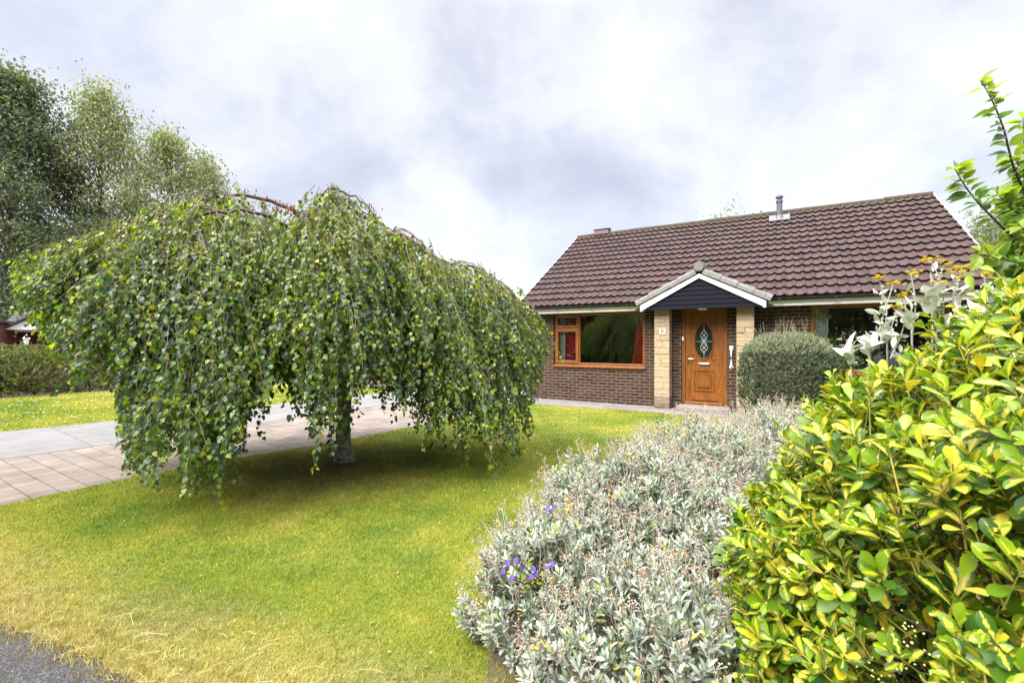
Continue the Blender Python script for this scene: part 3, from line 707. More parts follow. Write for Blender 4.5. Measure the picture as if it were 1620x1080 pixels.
# leaded oval glass
a = Acc(); th = np.linspace(0, 2*PI, 41)[:-1]
a.poly([(dc+0.18*math.cos(q), ys-0.004, 1.5+0.377*math.sin(q)) for q in th])
m_dg, t, p, _ = newmat('dark_bevelled_glass')
setb(t, p, Base_Color=ramp(t, noise(t, objc(t), 25, 3), [(0.3, (0.004, 0.008, 0.006)), (0.7, (0.02, 0.034, 0.022))]), Roughness=0.12); bump(t, p, noise(t, objc(t), 60, 2), 0.25, 0.004)
OG = a.build('oval_glass', m_dg, DOOR)
a = Acc(); yl = ys-0.008
a.tube([(dc, yl, 1.13), (dc, yl, 1.87)], 0.0028, 5); a.tube([(dc-.175, yl, 1.5), (dc+.175, yl, 1.5)], 0.0028, 5)
zz_ = np.linspace(-1, 1, 33)
for sg in (-1, 1):
    a.tube([(dc + sg*0.055*math.sin(q*PI*1.5)*(1.15-abs(q)*0.4), yl, 1.5 + q*0.2) for q in zz_], 0.0042, 5)
    a.tube([(dc + sg*0.075*(math.sin((q+1)*PI)**2)*1.0, yl, 1.5 + q*0.27) for q in zz_], 0.0042, 5)
a.build('leading', plain('lead_came', (0.5, 0.52, 0.52), 0.4, 0.05), OG)
a = Acc(); a.box(dc-0.12, ys-0.012, 0.965, dc+0.12, ys-0.0005, 1.03); a.box(dc-0.10, ys-0.022, 0.978, dc+0.10, ys-0.0125, 1.012)
a.build('letterbox', m_steel, DOOR, bevel=0.004)
a = Acc(); hx = ax0+0.05
a.box(hx-0.016, ys-0.022, 0.98, hx+0.016, ys-0.0125, 1.2)
a.tube([(hx, ys-0.02, 1.12), (hx, ys-0.06, 1.12), (hx+0.02, ys-0.066, 1.12), (hx+0.12, ys-0.066, 1.115)], 0.009, 8)
a.build('handle', m_steel, DOOR)
a = Acc(); a.box(dx0+0.012, y0-0.015, 1.52, dx0+0.042, y0-0.001, 1.6); a.build('doorbell', m_white, DOOR, bevel=0.004)
a = Acc(); a.tube([(0.04, -0.2, 2.21), (0.04, -0.2, 2.19), (0.04, -0.2, 2.178)], [0.1, 0.1, 0.07], 20); a.build('ceiling_lamp', m_white, HOUSE, smooth=False)
# grab rail
a = Acc(); xg = 0.585
a.tube([(xg, -0.002, 0.955), (xg, -0.012, 0.955)], 0.042, 14); a.tube([(xg, -0.002, 1.365), (xg, -0.012, 1.365)], 0.042, 14)
a.tube([(xg, -0.01, 0.955), (xg, -0.05, 0.958), (xg, -0.07, 0.985), (xg, -0.07, 1.16), (xg, -0.07, 1.335), (xg, -0.05, 1.362), (xg, -0.01, 1.365)], 0.025, 10)
a.build('grab_rail', m_white, HOUSE, smooth=True)
# wrought iron hanging brackets
for xb in (-3.8, -1.08, 1.34):
    a = Acc(); zb0 = 2.1
    a.box(xb-0.012, -0.008, zb0-0.32, xb+0.012, -0.001, zb0)
    a.tube([(xb, -0.004, zb0-0.02), (xb, -0.1, zb0), (xb, -0.2, zb0+0.0), (xb, -0.235, zb0+0.025), (xb, -0.22, zb0+0.05)], 0.006, 6)
    q = np.linspace(0, 1.6*PI, 14); a.tube([(xb, -0.1 - 0.06*math.cos(w_)*(1-w_/9), zb0-0.12 - 0.08*math.sin(w_)*(1-w_/9)) for w_ in q], 0.005, 6)
    a.build('hanging_bracket', m_black, HOUSE)

# doorstep
a = Acc(); a.box(-0.46, -0.47, 0.0, 0.56, -0.004, 0.112)
o = a.build('doorstep', plain('step_concrete', (0.2, 0.175, 0.16), 0.9, 0.12, 9, bmp=0.4), None, bevel=0.012)
o.location = (HX, HY, 0); o.rotation_euler = (0, 0, HR); tag(o, 'low concrete step in front of the oak door', 'doorstep')
# rounded stone by the downpipe
bm = bmesh.new(); bmesh.ops.create_icosphere(bm, subdivisions=3, radius=1.0)
for v in bm.verts:
    n_ = math.sin(v.co.x*5+1)*0.05 + math.sin(v.co.y*7)*0.04 + math.sin(v.co.z*6+v.co.x*3)*0.05
    v.co *= 1+n_; v.co = Vector((v.co.x*0.17, v.co.y*0.14, v.co.z*0.11))
me = bpy.data.meshes.new('boulder'); bm.to_mesh(me); bm.free()
o = link('boulder', me, plain('grey_stone', (0.25, 0.25, 0.26), 0.85, 0.2, 20, bmp=0.4)); o.location = (*hp(-4.32, -0.3), 0.11)
tag(o, 'rounded grey stone on the path at the foot of the black downpipe', 'stone')
for q_ in me.polygons: q_.use_smooth = True

# ------------------------------------------------------------------ weeping birch
m_bark, t, p, _ = newmat('birch_bark')
P = pos(t); mp = nd(t, 'ShaderNodeMapping', {'Vector': P, 'Scale': (7, 7, 11)})
f = noise(t, mp.outputs[0], 1.9, 6, 0.65); f2 = noise(t, P, 8, 4)
c = ramp(t, f, [(0.33, (0.09, 0.08, 0.07)), (0.48, (0.25, 0.24, 0.22)), (0.66, (0.40, 0.39, 0.365))])
c = mix(t, ramp(t, f2, [(0.5, 0.0), (0.62, 0.75)]), c, (0.11, 0.12, 0.07))
setb(t, p, Base_Color=c, Roughness=0.9); bump(t, p, f, 0.8, 0.02)
m_twig = plain('twigs', (0.075, 0.045, 0.032), 0.8, 0.3, 30)
m_bleaf = leafmat('birch_leaves', 0.40, 0.42, (1.5, 1.5, 0.5), 0.45)
BIR = empty('weeping_birch', (-2.11, 5.74, 0), 0, 'weeping birch with a broad drooping leafy dome on the front lawn', 'tree')
def rel(a): a.v = [v - np.array([-2.11, 5.74, 0]) for v in a.v]; return a
def arc(pts, n=14):
    """smooth curve through points (Catmull-Rom)"""
    p = np.asarray(pts, float); p = np.vstack([2*p[0]-p[1], p, 2*p[-1]-p[-2]]); out = []
    for i in range(1, len(p)-2):
        for q in np.linspace(0, 1, max(2, n//(len(p)-3)), endpoint=False):
            a_, b_, c_, d_ = p[i-1], p[i], p[i+1], p[i+2]
            out.append(0.5*((2*b_) + (c_-a_)*q + (2*a_-5*b_+4*c_-d_)*q*q + (3*b_-a_-3*c_+d_)*q**3))
    out.append(p[-2]); return np.array(out)
a = Acc()
tp = arc([(-2.11, 5.74, -0.05), (-2.12, 5.74, 0.06), (-2.13, 5.74, 0.5), (-2.10, 5.75, 1.1), (-2.14, 5.73, 1.7), (-2.12, 5.7, 2.25)], 40)
rad = np.interp(tp[:, 2], [-0.05, 0.03, 0.1, 0.3, 1.0, 2.3], [0.165, 0.13, 0.105, 0.09, 0.083, 0.075]) + rng.normal(0, 0.003, len(tp))
a.tube(tp, rad, 16); rel(a).build('trunk', m_bark, BIR, smooth=True)
def lobe_noise(x, y): return 0.5 + 0.5*math.sin(x*5.3+1.1)*math.cos(y*4.7+0.6) + 0.25*math.sin(x*11.7+y*9.1)
LOBES = [  # centre x, y, rx, ry, apex z, drop
    (-3.35, 5.15, 1.25, 0.95, 3.16, 0.75), (-2.2, 5.45, 0.95, 1.1, 3.22, 0.75), (-0.72, 5.8, 0.82, 0.85, 2.50, 0.5),
    (-4.6, 5.1, 0.75, 0.75, 2.68, 0.5), (-3.15, 4.62, 0.65, 0.5, 2.85, 0.7), (-1.38, 5.35, 0.75, 0.85, 2.8, 0.65), (-1.95, 4.95, 0.6, 0.5, 2.95, 0.7),
    (-2.2, 6.3, 1.5, 0.7, 2.9, 0.8), (-4.0, 4.75, 0.6, 0.5, 2.75, 0.6), (-0.36, 5.7, 0.46, 0.6, 2.15, 0.4), (-3.05, 4.4, 0.5, 0.38, 2.55, 0.5)]
a = Acc(); top = np.array([-2.12, 5.7, 2.25]); twigs = Acc()
LIMBS = []
LIMBP = [
    [(-2.3, 5.6, 2.85), (-2.75, 5.4, 3.18), (-3.3, 5.25, 3.26), (-3.95, 5.2, 3.08), (-4.6, 5.15, 2.84), (-5.2, 5.15, 2.62), (-5.62, 5.2, 2.38)],
    [(-2.25, 5.5, 2.9), (-2.3, 5.4, 3.2), (-2.1, 5.3, 3.36), (-1.7, 5.25, 3.15), (-1.4, 5.2, 2.8)],
    [(-1.9, 5.7, 2.7), (-1.5, 5.7, 2.92), (-1.15, 5.75, 2.72), (-0.8, 5.8, 2.57), (-0.45, 5.8, 2.5), (-0.05, 5.8, 2.25), (0.3, 5.85, 1.85)],
    [(-2.3, 5.4, 2.6), (-2.6, 5.0, 2.9), (-3.0, 4.65, 2.9), (-3.4, 4.4, 2.55), (-3.55, 4.25, 2.0)],
    [(-2.2, 5.3, 2.6), (-2.2, 4.95, 2.93), (-2.1, 4.65, 2.8), (-2.0, 4.45, 2.3)],
    [(-2.1, 6.0, 2.6), (-2.2, 6.4, 2.9), (-2.4, 6.7, 2.6), (-2.6, 6.9, 2.2)],
    [(-2.5, 5.4, 2.65), (-3.2, 4.95, 2.95), (-3.9, 4.75, 2.82), (-4.5, 4.7, 2.5)],
    [(-1.8, 5.5, 2.6), (-1.4, 5.2, 2.8), (-1.0, 5.1, 2.6), (-0.7, 5.1, 2.1)]]
for L in LIMBP:
    q = arc([tuple(top), *L], 36); q += rng.normal(0, 0.010, q.shape); q[:, 2] -= 0.07*np.clip(np.linspace(0, 3, len(q)), 0, 1)
    a.tube(q, np.linspace(0.032, 0.004, len(q)), 7); LIMBS.append(q)
ZB = np.array([(-5.7, 5.2, 2.1), (-5.35, 5.0, 1.75), (-5.0, 4.9, 1.5), (-4.55, 4.7, 1.35), (-4.15, 4.6, 1.15), (-3.8, 4.5, 0.9), (-4.7, 4.4, 1.9), (-4.4, 4.2, 1.6), (-4.1, 4.2, 1.25), (-3.8, 4.2, 0.8), (-3.8, 5.0, 1.1), (-3.45, 4.35, 0.2), (-3.05, 4.25, 0.06), (-2.8, 4.3, 0.12), (-2.55, 4.45, 0.6), (-2.4, 4.6, 0.85), (-2.1, 4.6, 0.85),
    (-1.9, 4.6, 0.7), (-1.55, 4.75, 0.8), (-1.2, 4.9, 0.78), (-0.9, 5.2, 0.5), (-0.5, 5.4, 0.12), (-0.2, 5.6, 0.08), (0.1, 5.8, 0.2), (0.35, 5.9, 0.75), (0.55, 6, 1.1),
    (-2, 6.8, 1.1), (-3.5, 6.2, 1.0), (-4.5, 6, 1.3), (-0.8, 6.5, 0.35), (-0.3, 6.3, 0.2), (-2.1, 5.6, 1.2), (-3.2, 5.4, 1.0), (-1.3, 5.7, 0.8)])
SK = np.array([(-60, 425), (5, 445), (40, 495), (100, 570), (150, 598), (188, 640), (203, 745), (250, 760), (300, 785), (335, 770), (370, 705), (400, 662), (440, 640), (480, 640), (492, 700), (545, 738), (580, 665), (640, 655), (680, 705), (720, 742), (800, 735), (835, 715), (846, 640), (880, 592), (920, 540)], float)
def zbot(x, y):
    # height of the skirt's hem above the lawn by bearing from the standing point, higher at the back
    x = np.asarray(x, float); y = np.asarray(y, float)
    f = 1.5 - (np.interp(810 + 720*x/y, SK[:, 0], SK[:, 1]) - 540)/720*y
    b_ = 810 + 720*x/y      # the hem hangs in uneven tails
    f = f + 0.55*(0.5+0.5*np.sin(b_/11.0 + 2*np.sin(b_/37)))*(0.5+0.5*np.sin(b_/23.0+1.3)) - 0.06
    return np.maximum(np.where(y > 5.95, np.maximum(f, 0.45 + 0.5*np.clip(-1.2-x, 0, 1)), f), 0.04)
def crease(x, y):
    for (ax_, ay_, w_) in ((-2.5, 4.2, 0.12), (-1.22, 4.6, 0.09), (-3.9, 4.5, 0.07)):
        dx_, dy_ = ax_+2.11, ay_-5.74; L_ = math.hypot(dx_, dy_); u_ = ((x+2.11)*dx_ + (y-5.74)*dy_)/L_
        if u_ > 0.45 and abs((x+2.11)*dy_ - (y-5.74)*dx_)/L_ < w_: return True
    return False
LP = []; LD = []; LN = []; LS = []; LC = []
DARK = np.array((0.048, 0.096, 0.032)); MID = np.array((0.105, 0.180, 0.026)); LIME = np.array((0.27, 0.34, 0.025)); BLUE = np.array((0.060, 0.102, 0.062))
def strand(p0, outd, h, L, thick=0.0035, young=0.1, lift=0.05):
    n = max(4, int(L/0.026)); s = np.linspace(0, L, n)
    wob = np.cumsum(rng.normal(0, 0.008, (n, 2)), axis=0) + (rng.normal(0, 0.15, 2) + np.asarray(outd)*rng.uniform(0, 0.22))*(s/0.9)[:, None]**1.2
    q = np.empty((n, 3))
    k = h*(1-np.exp(-s/0.5))*1.15
    q[:, 0] = p0[0] + outd[0]*k + wob[:, 0]; q[:, 1] = p0[1] + outd[1]*k + wob[:, 1]
    q[:, 2] = p0[2] + lift*np.sin(np.clip(s/0.25, 0, PI)) - s
    cut = q[:, 2] < np.maximum(0.05, zbot(q[:, 0], q[:, 1]) + (abs(rng.normal(0, 0.17)) if rng.random() < 0.86 else -rng.uniform(0, 0.38)))
    if cut[2:].any():
        n = int(np.argmax(cut[2:])) + 2
        if n < 4: return q[:2]
        q = q[:n]; s = s[:n]
    if thick: twigs.tube(q[::3] if n > 8 else q, np.linspace(thick, 0.0014, len(q[::3] if n > 8 else q)), 4, cap=False)
    m = n - 1
    side = rng.normal(size=(m, 2)); side /= np.linalg.norm(side, axis=1)[:, None]
    D = np.stack([side[:, 0]*0.75 + outd[0]*0.25, side[:, 1]*0.75 + outd[1]*0.25, -rng.uniform(0.5, 1.7, m)], -1)
    Nn = np.stack([outd[0]*0.8 + rng.normal(0, 0.5, m), outd[1]*0.8 + rng.normal(0, 0.5, m), 0.32 + rng.normal(0, 0.38, m)], -1)
    P = q[1:] + D*rng.uniform(0.008, 0.035, (m, 1))
    fr_ = s[1:]/L
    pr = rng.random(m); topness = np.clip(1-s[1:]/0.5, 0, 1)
    yg = pr < young + 0.45*topness + 0.22*(fr_ > 0.82)  # yellow-green leaves are commoner near a strand's top and its end
    mid_share = 0.5 + 0.9*mn.noise(Vector((p0[0]*1.5, p0[1]*1.5, 3.3)))      # noise patches where strands carry more mid-green leaves, fewer dark ones
    base = np.where((rng.random(m) < 0.34)[:, None], BLUE, np.where((rng.random(m) < mid_share)[:, None], MID, DARK))
    base = np.where(yg[:, None], LIME*rng.uniform(0.6, 1.05), base)
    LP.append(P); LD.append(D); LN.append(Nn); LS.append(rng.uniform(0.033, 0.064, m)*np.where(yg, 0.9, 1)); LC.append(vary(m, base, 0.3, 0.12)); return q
for li, (lx, ly, rx, ry, za, dr) in enumerate(LOBES):
    cnt = int(180*rx*ry/0.7) + 30 + (110 if li == 10 else 0)
    for k in range(cnt):
        az = rng.uniform(0, 2*PI); r = math.sqrt(rng.random()) if rng.random() < 0.55 else rng.uniform(0.75, 1.05)
        x0 = lx + rx*r*math.cos(az); y0_ = ly + ry*r*math.sin(az); z0 = za - dr*r*r + rng.normal(0, 0.05)
        if li != 10 and mn.noise(Vector((x0*1.9, y0_*1.9, li*3.1))) < -0.16: continue
        od = np.array([math.cos(az), math.sin(az)])*0.8 + np.array([x0+2.11, y0_-5.74])*0.25
        od /= np.linalg.norm(od) + 1e-6
        h = 0.08 + 0.42*r*rng.random()
        zb3 = float(zbot(x0 + od[0]*h, y0_ + od[1]*h))
        if crease(x0, y0_): continue
        L = max(0.3, (z0 - zb3)*(rng.uniform(0.4, 1.0) + 0.3*lobe_noise(x0, y0_) + (0.35 if li == 10 else 0)))
        L = min(L, z0-0.05)
        q = strand((x0, y0_, z0), od, h, L, young=0.06 + (0.05 if lx < -4 else 0))
        for e_ in range(rng.integers(1, 4) if len(q) > 3 else 0):      # side branchlets
            i = int(rng.uniform(0.1, 0.7)*len(q)); a2 = math.atan2(od[1], od[0]) + rng.normal(0, 1.2)
            strand(q[i], np.array([math.cos(a2), math.sin(a2)]), rng.uniform(0.12, 0.45), min(max(0.15, q[i][2]-zb3), rng.uniform(0.2, 0.7)), 0.002, 0.1, 0.03)
    # twigs radiating over the lobe
    for k in range(9):
        az = rng.uniform(0, 2*PI); q = [(lx + rx*u*math.cos(az), ly + ry*u*math.sin(az), za - dr*u*u + 0.03*math.sin(u*9)) for u in np.linspace(0, 1.1, 9)]
        twigs.tube(np.array(q) + rng.normal(0, 0.01, (9, 3)), np.linspace(0.006, 0.002, 9), 5)
        for i in range(1, 8):
            a2 = az + rng.normal(0, 1.0); strand(np.array(q[i]), np.array([math.cos(a2), math.sin(a2)]), rng.uniform(0.08, 0.3), rng.uniform(0.15, 0.5), 0.002, 0.3, rng.uniform(0.03, 0.12))
for q in LIMBS:      # short sprays clothing the limbs themselves
    for k in range(52):
        i = int(rng.uniform(0.22, 0.99)*len(q)); az = rng.uniform(0, 2*PI)
        strand(q[min(i, len(q)-1)] + rng.normal(0, 0.03, 3), np.array([math.cos(az), math.sin(az)]), rng.uniform(0.1, 0.4), rng.uniform(0.2, 0.7), 0.003, 0.3, rng.uniform(0.04, 0.16))
# stray shoots above the dome and trailing tips at its rim
for (x, y, z, ox, oy, L, h, lf) in [(-2.17, 5.4, 3.40, .6, -.3, .4, .15, .04), (-2.28, 5.4, 3.33, -1, 0, .35, .18, .05), (-2.1, 5.4, 3.33, 1, 0, .45, .2, .06), (-2.2, 5.35, 3.28, .2, -1, .5, .15, .06), (-3.2, 5.25, 3.3, .8, .2, .3, .2, .1), (-3.3, 5.25, 3.28, -.3, -1, .4, .2, .05),
      (-3.85, 5.2, 3.1, -.8, -.3, .35, .2, .05), (-5.6, 5.2, 2.4, -1, -.2, .75, .22, .05), (-5.5, 5.0, 2.35, -1, -.5, .9, .25, .03), (-5.45, 5.1, 2.5, -1, 0, .3, .35, .05), (0.05, 5.85, 2.2, 1, 0, .9, .4, .04), (0.2, 5.85, 1.95, 1, .1, .75, .4, .03), (0.28, 5.9, 1.9, 1, 0, .8, .28, .03), (-0.4, 5.8, 2.5, .9, .1, .5, .3, .05), (0.1, 5.7, 2.0, 1, -.2, 1.1, .3, .02),
      (-3.45, 4.25, 2.0, -.5, -.6, 1.6, .12, .03), (-3.5, 4.3, 1.9, -.6, -.3, 1.5, .1, .03), (-3.3, 4.2, 1.7, -.4, -.8, 1.5, .1, .03), (-2.7, 4.2, 1.7, .4, -.8, 1.3, .1, .03), (-3.45, 4.1, 1.9, -.2, -1, 1.75, .2, .03), (-3.1, 4.1, 2.0, 0, -1, 1.9, .15, .03), (-3.0, 4.1, 1.8, .2, -1, 1.7, .15, .03), (-2.85, 4.2, 1.9, .3, -1, 1.65, .15, .03), (-1.95, 4.6, 1.9, .2, -1, 1.25, .1, .03), (-2.0, 4.6, 1.9, -.1, -1, 1.3, .1, .03)]:
    od = np.array([ox, oy]); od = od/np.linalg.norm(od)
    for k in range(2): strand((x+rng.normal(0, .04), y+rng.normal(0, .04), z), od, h*rng.uniform(.8, 1.1), L*rng.uniform(.8, 1.0), 0.004, 0.35, lf)
rel(a).build('limbs', m_twig, BIR, smooth=True)
rel(twigs).build('twigs', plain('pale_twigs', (0.13, 0.095, 0.05), 0.8, 0.3, 30), BIR)
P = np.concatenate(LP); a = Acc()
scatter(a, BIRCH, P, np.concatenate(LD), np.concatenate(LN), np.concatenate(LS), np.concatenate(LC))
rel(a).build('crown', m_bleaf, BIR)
print('birch leaves', len(P))
# rusty dead catkins in the dome
for k in range(46):
    a = Acc()
    cxk, cyk, czk = random.choice([(-2.75, 5.3, 3.12), (-2.6, 5.25, 3.05), (-2.9, 5.2, 3.15), (-1.62, 5.2, 3.02)])
    b = np.array([cxk + rng.normal(0, .07), cyk + rng.normal(0, .05), czk + rng.normal(0, .05)]); L = rng.uniform(0.03, 0.06)
    a.tube([b, b - [rng.normal(0, .006), 0, L/2], b - [0, 0, L]], [0.004, 0.007, 0.003], 5, vary(1, (0.24, 0.065, 0.02))[0])
    rel(a).build('catkin', m_col, BIR)

# ------------------------------------------------------------------ shrub helpers
def on_ellipsoids(E, dens, zmin=0.03, expo=2.0, inset=0.0, view=True, lump=0.0):
    """points and outward normals on the outside of a union of (super)ellipsoids"""
    PP = []; NN = []
    for i, (c, r) in enumerate(E):
        c = np.array(c); r = np.array(r); area = 4*PI*((r[0]*r[1])**1.6/3 + (r[0]*r[2])**1.6/3 + (r[1]*r[2])**1.6/3)**(1/1.6)
        n = int(dens*area*0.6)
        d = rdir(n); s = (np.abs(d)**expo).sum(1)**(-1/expo); u = d*s[:, None]
        Pq = c + u*r; Nq = unit(np.sign(u)*np.abs(u)**(expo-1)/r)
        if lump:
            dn_ = np.array([mn.noise(Vector(q*4.2)) + 0.6*mn.noise(Vector(q*9.5)) for q in Pq]); Pq = Pq + Nq*(lump*dn_)[:, None]
        k = Pq[:, 2] > zmin
        for j, (c2, r2) in enumerate(E):
            if j != i: k &= ((np.abs((Pq-np.array(c2))/np.array(r2)))**expo).sum(1) > 0.92
        if view: k &= (Pq[:, 1] > 0.12) & (np.abs(Pq[:, 0]) < 1.25*Pq[:, 1] + 0.8) & (Pq[:, 2] - 1.5 > -0.86*Pq[:, 1] - 0.6)
        Pq = Pq - Nq*inset*rng.random((n, 1))
        PP.append(Pq[k]); NN.append(Nq[k])
    return np.concatenate(PP), np.concatenate(NN)
def perp(D):
    X = unit(np.cross(D, rdir(len(D)))); return X, np.cross(D, X)
def shoots(acc, stem, P, D, T, L, nl, size, cols, splay=0.9, spread=(0.25, 1.0), stem_r=0.0014, stem_col=(0.2, 0.2, 0.08), pairs=True, tipfn=None):
    """leafy shoots: base P, axis D, length L (arrays); nl leaves each"""
    n = len(P); A, B = perp(D); ph0 = rng.uniform(0, 2*PI, n)
    for k in range(nl):
        f = spread[0] + (spread[1]-spread[0])*(k//2 if pairs else k)/max(1, ((nl-1)//2 if pairs else nl-1))
        ph = ph0 + (k % 2)*PI + (k//2)*PI/2 if pairs else ph0 + k*2.4
        ph = ph + rng.normal(0, 0.25, n)
        rad_ = np.cos(ph)[:, None]*A + np.sin(ph)[:, None]*B
        op = splay*(1.15 - 0.75*f) + rng.normal(0, 0.15, n)
        dl = D*np.cos(op)[:, None] + rad_*np.sin(op)[:, None]
        Q = P + D*(L*f)[:, None] + rad_*0.003
        sz = size*rng.uniform(0.75, 1.2, n)*(1.0 if f < 0.8 else 0.8)
        scatter(acc, T, Q, dl, D*0.8 - rad_*0.6 + rng.normal(0, 0.15, (n, 3)), sz, cols(n, f))
    if stem is not None:
        n_ = n; th = np.arange(3)*2*PI/3
        V = []
        for q, r_ in ((-0.6, 1.4), (1.0, 0.8)):
            V.append((P + D*(L*q)[:, None])[:, None] + stem_r*r_*(np.cos(th)[None, :, None]*A[:, None] + np.sin(th)[None, :, None]*B[:, None]))
        V = np.concatenate(V, 1).reshape(-1, 3); i = np.arange(n)[:, None]*6
        F = np.concatenate([i + np.array([[j, (j+1) % 3, 3+(j+1) % 3, 3+j]]) for j in range(3)])
        stem.add(V, [F], np.repeat(vary(n, stem_col), 6, 0))
m_stem = leafmat('stems', 0.8, 0.0, (1, 1, 1), 0.2)

# ------------------------------------------------------------------ variegated hedge
m_var, t, p, o_ = newmat('variegated_leaves')
uv = nd(t, 'ShaderNodeSeparateXYZ', {0: attr(t, 'luv').outputs['Vector']}); cs = nd(t, 'ShaderNodeSeparateColor', {0: attr(t, 'col').outputs['Color']})
nz = noise(t, pos(t), 160, 3, 0.6)
au = math_(t, 'ABSOLUTE', uv.outputs[0])
e = math_(t, 'ADD', au, math_(t, 'MULTIPLY', math_(t, 'SUBTRACT', nz, 0.5), 1.1))
e = math_(t, 'ADD', e, math_(t, 'MULTIPLY', uv.outputs[1], 0.45))
msk = nd(t, 'ShaderNodeMapRange', {'Value': e, 'From Min': math_(t, 'SUBTRACT', cs.outputs[1], 0.14), 'From Max': math_(t, 'ADD', cs.outputs[1], 0.14), 'To Min': 1.0, 'To Max': 0.0}).outputs[0]
gr = mix(t, cs.outputs[0], (0.034, 0.10, 0.007), (0.21, 0.32, 0.009))
ye = mix(t, cs.outputs[2], (0.48, 0.40, 0.012), (0.58, 0.53, 0.10))
c = mix(t, msk, gr, ye)
c = mix(t, ramp(t, noise(t, pos(t), 230, 2, 0.5), [(0.70, 0.0), (0.73, 0.7)]), c, (0.13, 0.085, 0.03))
setb(t, p, Base_Color=c, Roughness=0.36); p.inputs['Specular IOR Level'].default_value = 0.35
tr = nd(t, 'ShaderNodeBsdfTranslucent', {'Color': mix(t, 1.0, c, (1.3, 1.3, 0.6), 'MULTIPLY')})
ms = nd(t, 'ShaderNodeMixShader', {0: 0.3, 1: p.outputs[0], 2: tr.outputs[0]}); t.links.new(ms.outputs[0], o_.inputs['Surface'])
HED = empty('variegated_hedge', (1.5, 1.1, 0), 0, 'big glossy hedge of green and yellow variegated leaves in the near right corner', 'hedge')
def vcols(n, f):
    yel = rng.random(n)
    return np.stack([np.clip(rng.normal(0.2 + 0.5*(f > 0.75), 0.28, n), 0, 1), np.where(yel < 0.32, -0.4, np.where(yel > 0.92, 1.8, rng.uniform(0.25, 0.95, n))), rng.random(n)], -1)
a = Acc(); st = Acc()
for dens, inset, lum in ((430, 0.08, 1), (330, 0.2, 1), (260, 0.34, 1), (200, 0.5, 1)):
    P, Nn = on_ellipsoids(EH, dens, 0.02, 2.4, inset, lump=0.1)
    D = unit(Nn*0.8 + np.array([0, 0, 0.75]) + rng.normal(0, 0.45, P.shape))
    shoots(a, st, P - D*0.05, D, OBOV, rng.uniform(0.04, 0.13, len(P)), 9, 0.046*rng.choice([0.7, 0.9, 1.0, 1.15, 1.3], len(P)), vcols, 1.05, (0.2, 1.0), 0.0016, (0.28, 0.26, 0.06))
def relto(a, l): a.v = [v - np.array(l) for v in a.v]; return a
relto(a, (1.5, 1.1, 0)).build('leaves', m_var, HED, smooth=True)
for k in range(24):
    P, Nn = on_ellipsoids(EH, 2.0, 0.3, 2.4, 0.1)
    for q in P[:3]:
        b = np.array([1.6 + rng.normal(0, .25), 1.1 + rng.normal(0, .25), 0.1]); m_ = (b+q)/2 + rng.normal(0, .08, 3)
        st.tube(arc([b, m_, q], 8), np.linspace(0.008, 0.002, len(arc([b, m_, q], 8))), 5, (0.14, 0.11, 0.07), False)
# tiny cream flower clusters
for cxk in [(0.72, 0.80, 0.98), (0.68, 0.85, 0.86), (0.75, 0.72, 0.9)]:
    n = 26; Pq = np.array(cxk) + rng.normal(0, 0.022, (n, 3)); I = np.tile(np.eye(3)[None], (n, 1, 1))
    st.inst(*OCT, I[:, 0], I[:, 1], I[:, 2], Pq, rng.uniform(0.0018, 0.003, n), vary(n, (0.36, 0.40, 0.17)))
relto(st, (1.5, 1.1, 0)).build('stems', m_stem, HED)
print('hedge faces', sum(len(f) for f in a.f))

